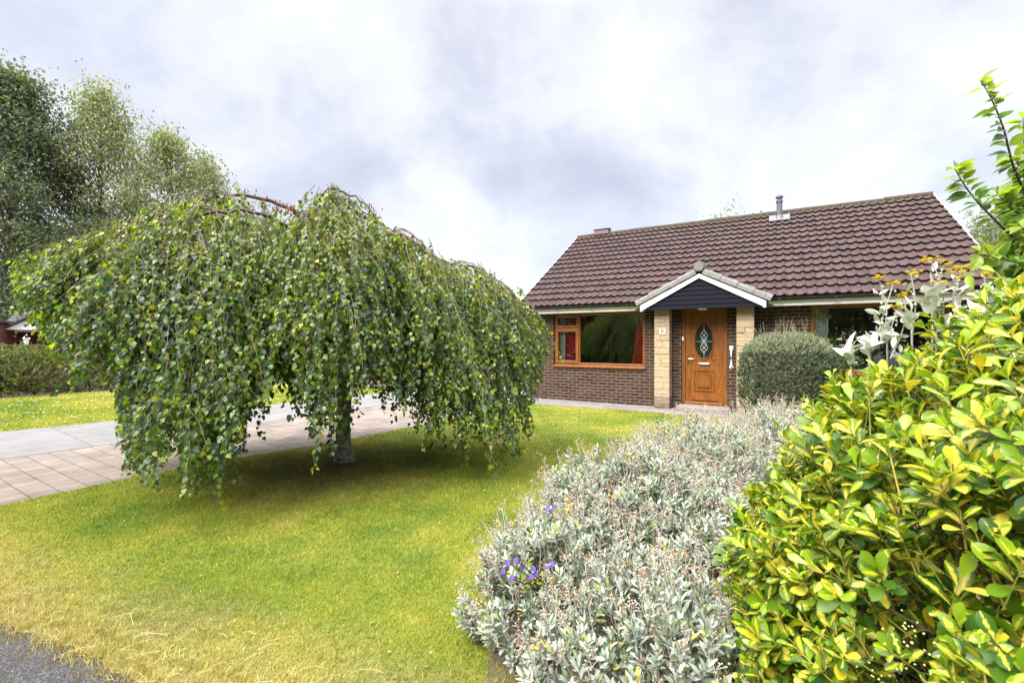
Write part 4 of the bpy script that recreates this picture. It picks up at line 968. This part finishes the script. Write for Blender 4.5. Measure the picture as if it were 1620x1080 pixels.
# ------------------------------------------------------------------ silver shrubs
m_sil = leafmat('felted_leaves', 0.8, 0.15, (1, 1, 0.8), 0.2, 0.12)
def silver(name, loc, E, label, dens, stalks, yellow=0.03, leaf=0.036, stalk_h=(0.08, 0.18)):
    root = empty(name, loc, 0, label, 'shrub'); a = Acc(); fl = Acc()
    def cols(n, f):
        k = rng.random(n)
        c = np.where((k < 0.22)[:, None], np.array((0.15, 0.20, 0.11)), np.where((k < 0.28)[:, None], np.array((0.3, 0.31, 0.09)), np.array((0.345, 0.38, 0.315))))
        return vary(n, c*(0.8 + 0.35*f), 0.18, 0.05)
    for dn, ins in ((dens, 0.03), (dens*0.8, 0.12), (dens*0.5, 0.25)):
        P, Nn = on_ellipsoids(E, dn, 0.02, 2.0, ins, lump=0.13)
        D = unit(Nn*0.65 + np.array([0, 0, 0.8]) + rng.normal(0, 0.3, P.shape))
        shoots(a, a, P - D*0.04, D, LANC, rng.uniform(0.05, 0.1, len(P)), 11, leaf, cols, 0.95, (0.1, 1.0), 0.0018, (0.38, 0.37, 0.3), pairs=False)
    # dead leaves and bare wood inside
    P, Nn = on_ellipsoids(E, dens*1.6, 0.0, 2.0, 0.35)
    scatter(a, LANC, P, rdir(len(P)) - [0, 0, 0.4], rdir(len(P)), rng.uniform(0.03, 0.06, len(P)), vary(len(P), (0.12, 0.085, 0.05), 0.4))
    relto(a, loc).build('leaves', m_sil, root)
    P, Nn = on_ellipsoids(E, stalks, 0.12, 2.0, 0.0, lump=0.13)
    P, Nn = P[Nn[:, 2] > -0.1], Nn[Nn[:, 2] > -0.1]
    for q, nn_ in zip(P, Nn):
        d = unit(nn_*0.55 + np.array([0, 0, 0.9]) + rng.normal(0, 0.25, 3)); h = rng.uniform(*stalk_h)
        b = q - d*0.03; tipp = q + d*h; sc_ = vary(1, (0.44, 0.43, 0.36), 0.15, 0.04)[0]
        fl.tube([b, q + d*h*0.5 + rng.normal(0, .006, 3), tipp], [0.0017, 0.0014, 0.001], 3, sc_, False)
        yl_ = rng.random() < yellow
        hp_ = []
        for k in range(6):
            f = rng.uniform(0.45, 1.0); s0 = b + (tipp-b)*f; bd = unit(d*0.8 + rdir(1)[0]*0.75); e_ = s0 + bd*rng.uniform(0.018, 0.042)
            fl.tube([s0, e_], 0.0009, 3, sc_, False); hp_ += [e_, e_ + rng.normal(0, 0.006, 3)]
        hp_ = np.array(hp_); m_ = len(hp_); I = np.tile(np.eye(3)[None], (m_, 1, 1))
        c = np.where((rng.random(m_) < 0.34)[:, None], np.array((0.24, 0.115, 0.055)), np.array((0.38, 0.33, 0.26)))
        if yl_: c = np.where((rng.random(m_) < 0.5)[:, None], np.array((0.75, 0.5, 0.02)), c)
        fl.inst(*OCT, I[:, 0], I[:, 1], I[:, 2], hp_, rng.uniform(0.0032, 0.0058, m_)*(1.5 if yl_ else 1), vary(m_, c, 0.25))
    relto(fl, loc).build('flower_stalks', m_sil, root)
    return root
silver('silver_shrub', (0.75, 2.3, 0), E_front, 'silver grey felted shrub with rusty seed heads at the front of the bed', 340, 270, 0.012, leaf=0.045)
silver('silver_shrub', (2.4, 4.5, 0), E_rear, 'pale silver shrub at the back of the bed nearest the doorstep', 250, 260, 0.03, 0.042, (0.07, 0.2))
# tall woolly white shoots rising behind the hedge top
WO = empty('woolly_shrub', (1.6, 1.75, 0), 0, 'woolly white leaved shrub with yellow daisies rising behind the hedge top', 'shrub'); a = Acc(); fl = Acc()
for (x, y, z, sz) in [(1.19, 1.6, 1.47, .055), (1.27, 1.62, 1.5, .05), (1.36, 1.55, 1.6, .05), (1.43, 1.55, 1.65, .07), (1.49, 1.6, 1.66, .065), (1.56, 1.6, 1.6, .05), (1.68, 1.6, 1.66, .05), (1.75, 1.62, 1.65, .045), (1.40, 1.7, 1.55, .05), (1.62, 1.7, 1.58, .05), (1.3, 1.65, 1.52, .045), (1.82, 1.6, 1.66, .045), (1.53, 1.5, 1.58, .05), (1.46, 1.5, 1.55, .05)]:
    c0 = np.array([x, y, z]); ax_ = unit(np.array([rng.normal(0, .2), -.15, 1.0])); n = 12
    fl.tube(arc([(x+rng.normal(0, .05)+0.1, y+0.1, 0.0), (x+0.05, y+0.05, z*0.6), (x, y, z)], 8), 0.003, 5, (0.42, 0.42, 0.36), False)
    az = rng.uniform(0, 2*PI, n); el = rng.uniform(0.5, 1.5, n); A_, B_ = perp(ax_[None])
    rd = np.cos(az)[:, None]*A_ + np.sin(az)[:, None]*B_
    dl = ax_*np.sin(el)[:, None] + rd*np.cos(el)[:, None]
    scatter(a, OVATE, c0 - ax_*rng.uniform(-0.01, 0.06, n)[:, None], dl, ax_*0.7 - rd*0.7 + rng.normal(0, .3, (n, 3)), sz*rng.uniform(.6, 1.25, n), vary(n, (0.60, 0.62, 0.55), .15, .04))
for (x, y, z) in [(1.29, 1.6, 1.72), (1.34, 1.6, 1.70), (1.42, 1.62, 1.74), (1.47, 1.6, 1.785), (1.52, 1.6, 1.77), (1.56, 1.6, 1.74), (1.6, 1.62, 1.76), (1.6, 1.6, 1.72), (1.36, 1.6, 1.62), (1.38, 1.6, 1.66), (1.5, 1.6, 1.7), (1.66, 1.6, 1.73)]:
    b = np.array([x+rng.normal(0, .03)+0.02, y+0.02, z-0.22]); tip_ = np.array([x, y, z])
    fl.tube(arc([b, (b+tip_)/2 + rng.normal(0, .012, 3), tip_], 6), [0.0025]*2 + [0.0018]*(len(arc([b, (b+tip_)/2, tip_], 6))-2), 5, (0.46, 0.46, 0.4), False)
    for k in range(6):
        q = b + (tip_-b)*rng.uniform(.4, 1) + rdir(1)[0]*0.016
        I = np.eye(3)[None]; fl.inst(*OCT, I[:, 0], I[:, 1], I[:, 2], q[None], np.array([rng.uniform(.004, .0075)]), np.array([[0.5, 0.5, 0.43]]))
        sm = b + (tip_-b)*rng.uniform(.2, .9); scatter(a, LANC, sm[None], rdir(1)+[[0, 0, .4]], rdir(1), np.array([rng.uniform(.03, .05)]), np.array([[0.48, 0.5, 0.42]]))
    for h in range(9):       # flat head of small yellow daisies
        ctr = tip_ + np.array([rng.normal(0, .014), rng.normal(0, .012), rng.normal(0.004, .004)]); ang = np.arange(7)*2*PI/7
        Dp = np.stack([np.cos(ang), np.sin(ang), np.full(7, .5)], -1)
        scatter(fl, LANC, np.tile(ctr, (7, 1)), Dp, np.tile([0, 0, 1.0], (7, 1)), np.full(7, 0.010), vary(7, (0.80, 0.66, 0.03), 0.1))
        I = np.eye(3)[None]; fl.inst(*OCT, I[:, 0], I[:, 1], I[:, 2], ctr[None], np.array([[0.005, 0.005, 0.005]]), np.array([[0.7, 0.5, 0.02]]))
relto(a, (1.6, 1.75, 0)).build('leaves', m_sil, WO, smooth=True); relto(fl, (1.6, 1.75, 0)).build('flower_stalks', m_sil, WO)
# violet flowers growing up through the front shrub
for (loc, pts, lab) in [((0.05, 2.12, 0), [(-0.02, 2.1, .48), (0.02, 2.08, .50), (0.05, 2.1, .465), (-0.04, 2.08, .45), (0.0, 2.06, .43), (0.10, 2.1, .45), (0.115, 2.1, .43), (0.09, 2.1, .415), (0.17, 2.12, .455), (0.19, 2.12, .465)], 'sprawling violet flowered plant on the lawn side of the silver shrub'),
                        ((0.25, 2.45, 0), [(0.2, 2.42, .60), (0.225, 2.42, .625), (0.19, 2.42, .615)], 'small violet flower sprig higher up in the silver shrub')]:
    root = empty('violet_flower_plant', loc, 0, lab, 'flower'); a = Acc(); sx = Acc()
    for q in pts:
        q = np.array(q); b = np.array([loc[0]+0.1, loc[1]+0.08, 0.12]); md = (q+b)/2 + [0.05, 0, 0.05]
        sx.tube(arc([b, md, q], 8), 0.0025, 5, (0.09, 0.05, 0.04), False)
        for k in range(10):
            w_ = b + (q-b)*rng.uniform(.55, .97) + [0.02, 0, 0.02]; scatter(sx, LANC, w_[None], rdir(1)+[[0, -.3, .6]], rdir(1), np.array([rng.uniform(.02, .032)]), vary(1, (0.2, 0.27, 0.045)))
        ang = np.arange(5)*2*PI/5 + rng.random(); fn = unit(np.array([rng.normal(0, .3), -0.9, 0.5])); A_, B_ = perp(fn[None])
        Dp = np.cos(ang)[:, None]*A_ + np.sin(ang)[:, None]*B_ + fn*0.25
        a = Acc(); a.inst(np.array(OBOV[0])*[2.2, 1, 1], OBOV[1], OBOV[2], *frames(Dp, np.tile(fn, (5, 1))), np.tile(q+fn*0.001, (5, 1)), np.full(5, 0.0115), vary(5, (0.13, 0.07, 0.34), 0.2)); relto(a, loc).build('flower', m_col, root)
    relto(sx, loc).build('stems', m_stem, root)

# ------------------------------------------------------------------ bush and rose by the door
m_bush = leafmat('bush_leaves', 0.55, 0.2, (1.3, 1.3, 0.7), 0.3)
BU = empty('round_bush', (4.85, 8.1, 0), 0, 'dense clipped grey green bush beside the right stone pillar', 'bush'); a = Acc()
EB = [((4.85, 8.05, 0.8), (0.72, 0.66, 0.80))]
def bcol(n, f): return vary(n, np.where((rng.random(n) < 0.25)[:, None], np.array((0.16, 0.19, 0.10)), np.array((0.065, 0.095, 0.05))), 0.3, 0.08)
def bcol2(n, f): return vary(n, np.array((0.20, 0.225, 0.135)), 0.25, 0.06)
for dn, ins in ((750, 0.04), (650, 0.14), (500, 0.28)):
    P, Nn = on_ellipsoids(EB, dn, 0.03, 3.0, ins, False)
    k = (Nn[:, 1] < 0.5) | (Nn[:, 2] > 0.3); P, Nn = P[k], Nn[k]
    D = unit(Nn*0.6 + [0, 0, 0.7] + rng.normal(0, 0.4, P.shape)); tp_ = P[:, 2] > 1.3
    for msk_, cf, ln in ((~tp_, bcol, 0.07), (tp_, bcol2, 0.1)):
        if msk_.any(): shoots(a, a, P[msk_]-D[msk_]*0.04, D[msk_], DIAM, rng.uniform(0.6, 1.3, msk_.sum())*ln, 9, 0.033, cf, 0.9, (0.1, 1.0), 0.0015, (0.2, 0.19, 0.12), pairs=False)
n = 40; th = rng.uniform(0, 2*PI, n); P = np.stack([4.82 + 0.5*np.cos(th)*np.sqrt(rng.random(n)), 8.05 + 0.45*np.sin(th), np.full(n, 1.52)], -1)
D = unit(np.array([0, 0, 1.0]) + rng.normal(0, 0.22, (n, 3)))
shoots(a, a, P, D, DIAM, rng.uniform(0.15, 0.4, n), 16, 0.02, bcol2, 0.8, (0.2, 1.0), 0.002, (0.28, 0.26, 0.17), pairs=False)
relto(a, (4.85, 8.1, 0)).build('leaves', m_bush, BU)
a = Acc(); 
for k in range(7): a.tube(arc([(4.85+rng.normal(0, .06), 8.05+rng.normal(0, .06), -0.02), (4.85+rng.normal(0, .2), 8.05+rng.normal(0, .2), 0.5), (4.85+rng.normal(0, .35), 8.05+rng.normal(0, .3), 1.1)], 8), 0.015, 6)
relto(a, (4.85, 8.1, 0)).build('stems', m_twig, BU)
RO = empty('rose_bush', (5.75, 8.0, 0), 0, 'leafy rose bush with pale pink blooms under the right hand window', 'rose'); a = Acc(); st = Acc(); fl = Acc()
for k in range(26):
    q = np.array([5.72 + rng.normal(0, .2), 8.0 + rng.normal(0, .15), rng.uniform(0.7, 1.58)]); st.tube(arc([(5.75+rng.normal(0, .05), 8.0, -0.02), (5.74, 8.0, 0.5), q], 8), np.linspace(0.009, 0.003, len(arc([q, q+1, q+2], 8))), 5, (0.08, 0.11, 0.04), False)
    n = 40; Pq = q + rng.normal(0, 0.09, (n, 3)); scatter(a, OVATE, Pq, rdir(n) - [0, 0, .2], rdir(n) + [0, 0, 1.2], rng.uniform(.03, .055, n), vary(n, (0.05, 0.10, 0.025), 0.35))
for q in [(5.62, 7.75, 1.42), (5.7, 7.72, 1.5), (5.58, 7.75, 1.52)]:
    fl = Acc()
    for lay, (np_, op, sz) in enumerate(((6, 1.2, .045), (5, .7, .04), (4, .3, .035))):
        ang = np.arange(np_)*2*PI/np_ + lay; Dp = np.stack([np.cos(ang)*math.sin(op), np.sin(ang)*math.sin(op)-.3, np.full(np_, math.cos(op))], -1)
        fl.inst(np.array(OBOV[0])*[2.4, 1, 1], OBOV[1], OBOV[2], *frames(Dp, np.tile([0, 0, 1.0], (np_, 1))), np.tile(q, (np_, 1)), np.full(np_, sz), vary(np_, (0.72, 0.52, 0.50), .08, .03))
    relto(fl, (5.75, 8.0, 0)).build('bloom', m_col, RO)
relto(a, (5.75, 8.0, 0)).build('leaves', m_bush, RO); relto(st, (5.75, 8.0, 0)).build('stems', m_stem, RO)

# ------------------------------------------------------------------ cherry at the right edge
m_chl = leafmat('cherry_leaves', 0.45, 0.5, (1.5, 1.5, 0.6), 0.4)
CL = (2.75, 2.0, 0)
CH = empty('cherry_tree', CL, 0, 'young tree with upright leafy shoots at the right edge above the hedge', 'tree'); a = Acc(); st = Acc()
def px(x, y, d): return ((x-810)/720*d, d, 1.5 + (540-y)/720*d)
TW = [[px(1690, 500, 2.1), px(1630, 330, 2.05), px(1603, 262, 2.0), px(1588, 205, 1.95), px(1570, 160, 1.95), px(1552, 128, 1.95)],
      [px(1680, 480, 2.0), px(1625, 400, 2.0), px(1578, 352, 2.0), px(1545, 318, 2.0), px(1524, 290, 2.0), px(1510, 266, 2.0)],
      [px(1700, 440, 2.2), px(1640, 330, 2.2), px(1622, 250, 2.2), px(1618, 180, 2.2)], [px(1690, 480, 1.9), px(1640, 430, 1.9), px(1590, 410, 1.85), px(1550, 402, 1.85)],
      [px(1700, 500, 2.3), px(1640, 390, 2.3), px(1605, 330, 2.3)], [px(1690, 420, 2.1), px(1640, 360, 2.05), px(1600, 330, 2.0), px(1580, 310, 2.0)], [px(1700, 380, 2.4), px(1650, 280, 2.3), px(1632, 200, 2.3)], [px(1690, 470, 2.2), px(1640, 420, 2.1), px(1600, 395, 2.1), px(1570, 385, 2.1)],
      [px(1720, 500, 2.4), px(1650, 440, 2.2), px(1610, 425, 2.15), px(1575, 420, 2.1)], [px(1720, 440, 2.4), px(1660, 330, 2.2), px(1625, 290, 2.1), px(1605, 250, 2.1)]]
for k in range(22):
    gx, gy, gd = rng.uniform(1575, 1665), rng.uniform(235, 425), rng.uniform(1.9, 2.4)
    TW.append([px(gx+75, gy+95, gd+.05), px(gx+38, gy+45, gd), px(gx, gy, gd)])
for T_ in TW:
    q = arc([(2.7, 2.05, 1.3), *T_], 40); st.tube(q, np.linspace(0.007, 0.0018, len(q)), 6, (0.11, 0.075, 0.06))
    seg = q[8:]; tan = unit(np.gradient(seg, axis=0))
    for k in range(2 if len(T_) > 3 else 3):
        n = len(seg); rad_ = rdir(n); rad_ = unit(rad_ - (rad_*tan).sum(1)[:, None]*tan)
        f = np.linspace(0, 1, n); dl = unit(rad_*1.0 + tan*0.45 + [0, 0, -0.12])
        yg = f > 0.72
        c = np.where(yg[:, None], np.array((0.22, 0.30, 0.04)), np.where((rng.random(n) < .5)[:, None], np.array((0.17, 0.27, 0.045)), np.array((0.095, 0.19, 0.055))))
        scatter(a, OVATE, seg + rad_*0.006, dl, np.tile([0, -0.3, 1.0], (n, 1)) + rng.normal(0, .35, (n, 3)), rng.uniform(0.05, 0.075, n), vary(n, c, .2, .1))
st.tube(arc([(2.75, 2.0, -0.02), (2.73, 2.02, 0.7), (2.7, 2.05, 1.35)], 10), np.linspace(0.04, 0.02, len(arc([(0, 0, 0), (1, 1, 1), (2, 2, 3)], 10))), 8, (0.11, 0.08, 0.065))
relto(a, CL).build('leaves', m_chl, CH); relto(st, CL).build('branches', m_stem, CH)

# ------------------------------------------------------------------ background trees
m_tl = leafmat('tree_leaves', 0.5, 0.5, (1.6, 1.6, 0.8), 0.3)
m_tb = plain('tree_bark', (0.09, 0.075, 0.06), 0.9, 0.3, 4, bmp=0.5, bscale=12)
def tree(loc, h, rx, base, label, col, nclump, per, leaf, seed, name='tree', droop=0.0, lean=0.0, crown_lo=0.2, group=None, csz=0.55, shape=1.0):
    g = np.random.default_rng(seed); root = empty(name, loc, 0, label, 'tree', group)
    st = Acc(); a = Acc()
    tp = arc([(0, 0, -0.1), (lean*.3, 0, h*.35), (lean*.7, g.normal(0, .2), h*.7), (lean, 0, h*.97)], 20)
    st.tube(tp, np.linspace(base, base*.12, len(tp)), 8)
    PP = []
    for k in range(nclump):
        f = crown_lo + (1-crown_lo)*g.random()**0.8; w = rx*(math.sin(min(1, (1-f)*1.15+0.04)*PI*0.62)**shape)
        az = g.uniform(0, 2*PI); r = w*math.sqrt(g.uniform(0.15, 1)); z = h*f
        c = np.array([lean*f + r*math.cos(az), r*math.sin(az), z]); zb = max(h*0.12, z - r*0.9 - 0.5)
        b = np.array([lean*zb/h, 0, zb])
        if k % 2 == 0: q = arc([b, (b+c)/2 + [0, 0, .12*r], c], 8); st.tube(q, np.linspace(base*.22*(1-f*.5), base*.03, len(q)), 5)
        m = int(per*g.uniform(.6, 1.3)); cs_ = csz*g.uniform(.6, 1.35)
        d = g.normal(size=(m, 3))*cs_*[1, 1, .75]; d[:, 2] -= droop*np.abs(g.normal(size=m))*cs_*1.5
        PP.append((c + d, np.full(m, g.uniform(0.75, 1.2))))
    P = np.concatenate([p_[0] for p_ in PP]); lum = np.concatenate([p_[1] for p_ in PP]); n = len(P)
    D = unit(g.normal(size=(n, 3)) - [0, 0, .5 + droop]); Nn = g.normal(size=(n, 3)) + [0, 0, .9]
    cc_ = np.asarray(col)[g.integers(0, len(col), n)]*lum[:, None]
    X, Y, Z = frames(D, Nn); a.inst(*DIAM, X, Y, Z, P, leaf*g.uniform(.7, 1.3, n), vary(n, cc_, .25, .1))
    st.build('trunk', m_tb, root); a.build('crown', m_tl, root); return root
GD = [(0.085, 0.105, 0.07), (0.105, 0.13, 0.078), (0.075, 0.095, 0.07)]; GB = [(0.20, 0.225, 0.125), (0.235, 0.26, 0.14), (0.16, 0.19, 0.115)]; GG = [(0.17, 0.19, 0.13), (0.2, 0.22, 0.15)]
tree((-26.5, 24, 0), 15.6, 4.6, 0.3, 'tall dark green tree at the far left edge of the garden', GD, 300, 120, 0.19, 1, 'tall_tree', 0.3)
tree((-24.2, 26.5, 0), 16.4, 3.9, 0.2, 'feathery pale green birch with the highest tip, left of the bungalow', GB, 210, 105, 0.16, 2, 'birch_tree', 0.7, 0.3, .22, csz=.5)
tree((-20.6, 27, 0), 14.0, 3.3, 0.18, 'feathery birch of middling height just right of the highest birch', GB, 150, 105, 0.16, 3, 'birch_tree', 0.6, 0.2, .2, csz=.5)
tree((-22, 24, 0), 7.4, 4.2, 0.2, 'dark bushy evergreen at the foot of the birches', GD, 200, 120, 0.18, 4, 'evergreen_tree', 0.2, 0, .1)
tree((-20.4, 30, 0), 13.8, 2.6, 0.16, 'slim birch standing rightmost of the birches behind the weeping dome', GB, 90, 90, 0.17, 8, 'birch_tree', 0.6, 0.3, .2, csz=.5)
tree((12.4, 25.5, 0), 8.5, 1.3, 0.12, 'tree whose leafy tip shows just over the roof ridge', GB, 60, 70, 0.16, 5, 'tree', 0.2)
tree((22.5, 21.5, 0), 7.6, 2.3, 0.14, 'grey green tree beyond the right end of the roof', GG, 90, 110, 0.13, 6, 'tree', 0.2, csz=.4)

# ------------------------------------------------------------------ left boundary: wall, neighbour, hedge
m_red = brickmat('red_brick', (0.12, 0.040, 0.028), (0.17, 0.06, 0.042), (0.15, 0.115, 0.09), 0.225, 0.075)
wa, wb = np.array((-18.0, 9.6)), np.array((-7.2, 23.0)); d = wb-wa; Lw = np.linalg.norm(d)
a = Acc(); a.box(0, 0, -0.03, Lw, 0.22, 1.32); 
WALL = empty('garden_wall', (*wa, 0), math.atan2(d[1], d[0]), 'long red brick garden wall behind the side lawn', 'wall')
a.build('wall', m_red, WALL); a = Acc(); a.box(-0.03, -0.03, 1.322, Lw+.03, 0.25, 1.40); a.build('coping', plain('coping_brick', (0.15, 0.05, 0.035), 0.9, 0.2), WALL, bevel=0.01)
m_slate = plain('slate', (0.06, 0.058, 0.065), 0.7, 0.25, 2, bmp=0.4, bscale=8)
NB = empty('neighbour_house', (-21.5, 19.6, 0), R(28), 'red brick neighbouring house with grey slate roof and white gable boards', 'house')
a = Acc(); a.box(0, 0, -0.03, 10, 6, 1.98)
a.build('wall', m_red, NB)
a = Acc(); a.prism([(-.3, -.45, 1.99), (-.3, 3, 3.85), (-.3, 6.45, 1.99)], (10.6, 0, 0)); a.build('roof', m_slate, NB)
a = Acc(); a.box(-.3, -.50, 1.9, 10.3, -.455, 2.1); a.build('fascia', m_white, NB)
a = Acc(); a.prism([(.2, -1.3, 1.985), (1.9, -1.3, 1.985), (1.05, -1.3, 2.5)], (0, 0.85, 0)); a.build('gable', m_white, NB)
a = Acc(); a.prism([(.05, -1.38, 1.94), (1.05, -1.38, 2.55), (2.05, -1.38, 1.94), (2.05, -1.38, 2.02), (1.05, -1.38, 2.63), (.05, -1.38, 2.02)][::1], (0, 1.0, 0)); a.build('gable_roof', m_slate, NB)
for x0 in (3.0, 6.4):
    f_ = Acc(); frame_rect(f_, x0, x0+1.5, 0.8, 1.85, .08, -.03, -.002); F_ = f_.build('window', m_white, NB); g_ = Acc(); g_.box(x0+.08, -.02, .88, x0+1.42, -.012, 1.77); g_.build('pane', m_dg, F_)
f_ = Acc(); f_.box(2.3, -.1, 0, 2.42, -.005, 1.9); f_.build('downpipe', m_white, NB)
a = Acc(); a.box(0, 0, -.03, 5, 3, 2.25)
GA = empty('brick_outhouse', (-24.6, 15.3, 0), R(28), 'plain red brick outhouse at the far left edge beyond the hedge', 'outhouse'); a.build('wall', m_red, GA)
a = Acc(); a.box(-.1, -.1, 2.252, 5.1, 3.1, 2.34); a.build('flat_roof', m_slate, GA)
LA = empty('wall_lantern', (-18.35, 17.2, 1.35), 0, 'small white lantern on a post beside the red brick outhouse', 'lantern'); a = Acc()
a.tube([(0, 0, -1.4), (0, 0, 0)], 0.03, 8); a.build('post', m_white, LA); a = Acc()
a.tube([(0, 0, 0), (0, 0, .02), (0, 0, .25), (0, 0, .26), (0, 0, .36), (0, 0, .42)], [.04, .05, .085, .115, .035, .01], 6); a.build('lantern_head', m_white, LA)
# feathery conifer hedge
m_con = leafmat('conifer_leaves', 0.6, 0.15, (1.3, 1.3, .6), 0.25)
def conifer(loc, E, label, col, col2, dens, name='conifer_shrub', lf=0.06):
    root = empty(name, loc, 0, label, 'shrub'); a = Acc()
    cf = lambda n, f: vary(n, np.where((rng.random(n) < 0.5)[:, None], np.array(col), np.array(col2))*(0.8+.5*f), .25, .1)
    for ins in (0.05, 0.25):
        P, Nn = on_ellipsoids(E, dens, 0.02, 2.3, ins, False); k = Nn[:, 1] < 0.6; P, Nn = P[k], Nn[k]
        D = unit(Nn*0.8 + [0.25, -.1, 0.55] + rng.normal(0, .35, P.shape))
        shoots(a, a, P-D*.1, D, LANC, rng.uniform(.15, .4, len(P)), 14, lf, cf, .7, (0.1, 1.0), .004, (.1, .07, .04), pairs=False)
    P, Nn = on_ellipsoids(E, dens*2.0, 0.02, 2.3, .35, False); scatter(a, LANC, P, rdir(len(P)), rdir(len(P)), rng.uniform(.06, .14, len(P)), vary(len(P), (.10, .085, .04), .4))
    relto(a, loc).build('leaves', m_con, root)
    a = Acc()
    for k in range(8):
        c, r = E[k % len(E)]; q = np.array(c) + rng.normal(0, .5, 3)*np.array(r); q[2] = abs(q[2])+.3
        a.tube(arc([(c[0], c[1], -.02), ((c[0]+q[0])/2, (c[1]+q[1])/2, q[2]*.6), q], 6), .02, 5)
    relto(a, loc).build('stems', m_twig, root)
conifer((-14.6, 12.3, 0), [((-15.4, 11.9, .3), (1.3, 1.0, 1.0)), ((-14.1, 13.0, .3), (1.0, .9, .95))], 'spreading feathery juniper at the left edge before the brick wall', (.17, .22, .05), (.11, .16, .045), 90)
conifer((-12.9, 13.9, 0), [((-12.9, 13.9, 0), (.75, .5, .5))], 'low variegated shrub between the juniper and the side lawn', (.09, .12, .06), (.16, .17, .12), 110, 'low_shrub', .05)
conifer((-11.8, 15.1, 0), [((-11.8, 15.1, 0), (.9, .6, .55))], 'low dark shrub in the border below the brick wall', (.10, .15, .05), (.16, .11, .06), 110, 'low_shrub', .05)
conifer((-9.6, 17.0, 0), [((-9.6, 17.0, 0), (1.4, .8, .9))], 'taller shrub in the border behind the hanging birch', (.10, .15, .05), (.14, .19, .06), 80, 'low_shrub', .06)
conifer((-6.3, 19.6, 0), [((-6.6, 19.4, 0), (1.6, 1.2, 1.5)), ((-4.6, 21.4, 0), (1.8, 1.2, 1.7))], 'bushy hedge closing the far end of the driveway', (.09, .13, .045), (.12, .16, .06), 55, 'end_hedge', .08)
# crumpled teal garden sack
bm = bmesh.new(); bmesh.ops.create_icosphere(bm, subdivisions=4, radius=1.0)
for v in bm.verts:
    k = 1 + 0.42*mn.noise(v.co*1.9) + .22*mn.noise(v.co*4.6+Vector((3, 1, 2)))
    v.co = Vector((v.co.x*.24*k, v.co.y*.2*k, max(-.14, v.co.z*.22*k)))
me = bpy.data.meshes.new('garden_sack'); bm.to_mesh(me); bm.free()
o = link('garden_sack', me, plain('teal_plastic', (0.03, 0.30, 0.24), 0.35, 0.3, 12)); o.location = (-10.9, 13.9, 0.14); tag(o, 'crumpled teal garden sack at the far edge of the side lawn', 'sack')

# ------------------------------------------------------------------ across the road (seen in the window glass)
for i, (x, y, h, r) in enumerate([(-17, -3, 9, 4.2), (-22, 2.5, 10, 4.5), (-12, -9, 10, 4.5), (-27, -6, 12, 5), (-6, -13, 10, 4.5), (-19, -13, 13, 5), (3, -15, 11, 4.5), (-14, -5.5, 7, 3.6), (-9, -10, 8, 3.8), (-2, -12, 9, 4), (-22, -9, 9, 4.2)]):
    tree((x, y, 0), h, r, .25, 'broad roadside tree across the road, reflected in the window glass', GD + GB[:1], 130, 70, 0.34, 30+i, 'roadside_tree', .2, 0, .1, 'trees across the road', csz=.9)
LPo = empty('street_lamp', (-9.5, -0.6, 0), 0, 'pale street lamp across the road, reflected in the wide window', 'street lamp'); a = Acc()
a.tube([(0, 0, 0), (0, 0, 1.2), (0, 0, 1.21), (0, 0, 5.0)], [.07, .07, .045, .04], 10); a.build('post', plain('lamp_grey', (.45, .46, .45), .5, .05), LPo)
a = Acc(); a.tube([(0, 0, 5.0), (.1, .0, 5.15), (.45, 0, 5.2)], [.04, .06, .05], 8); a.build('lamp_head', m_white, LPo)
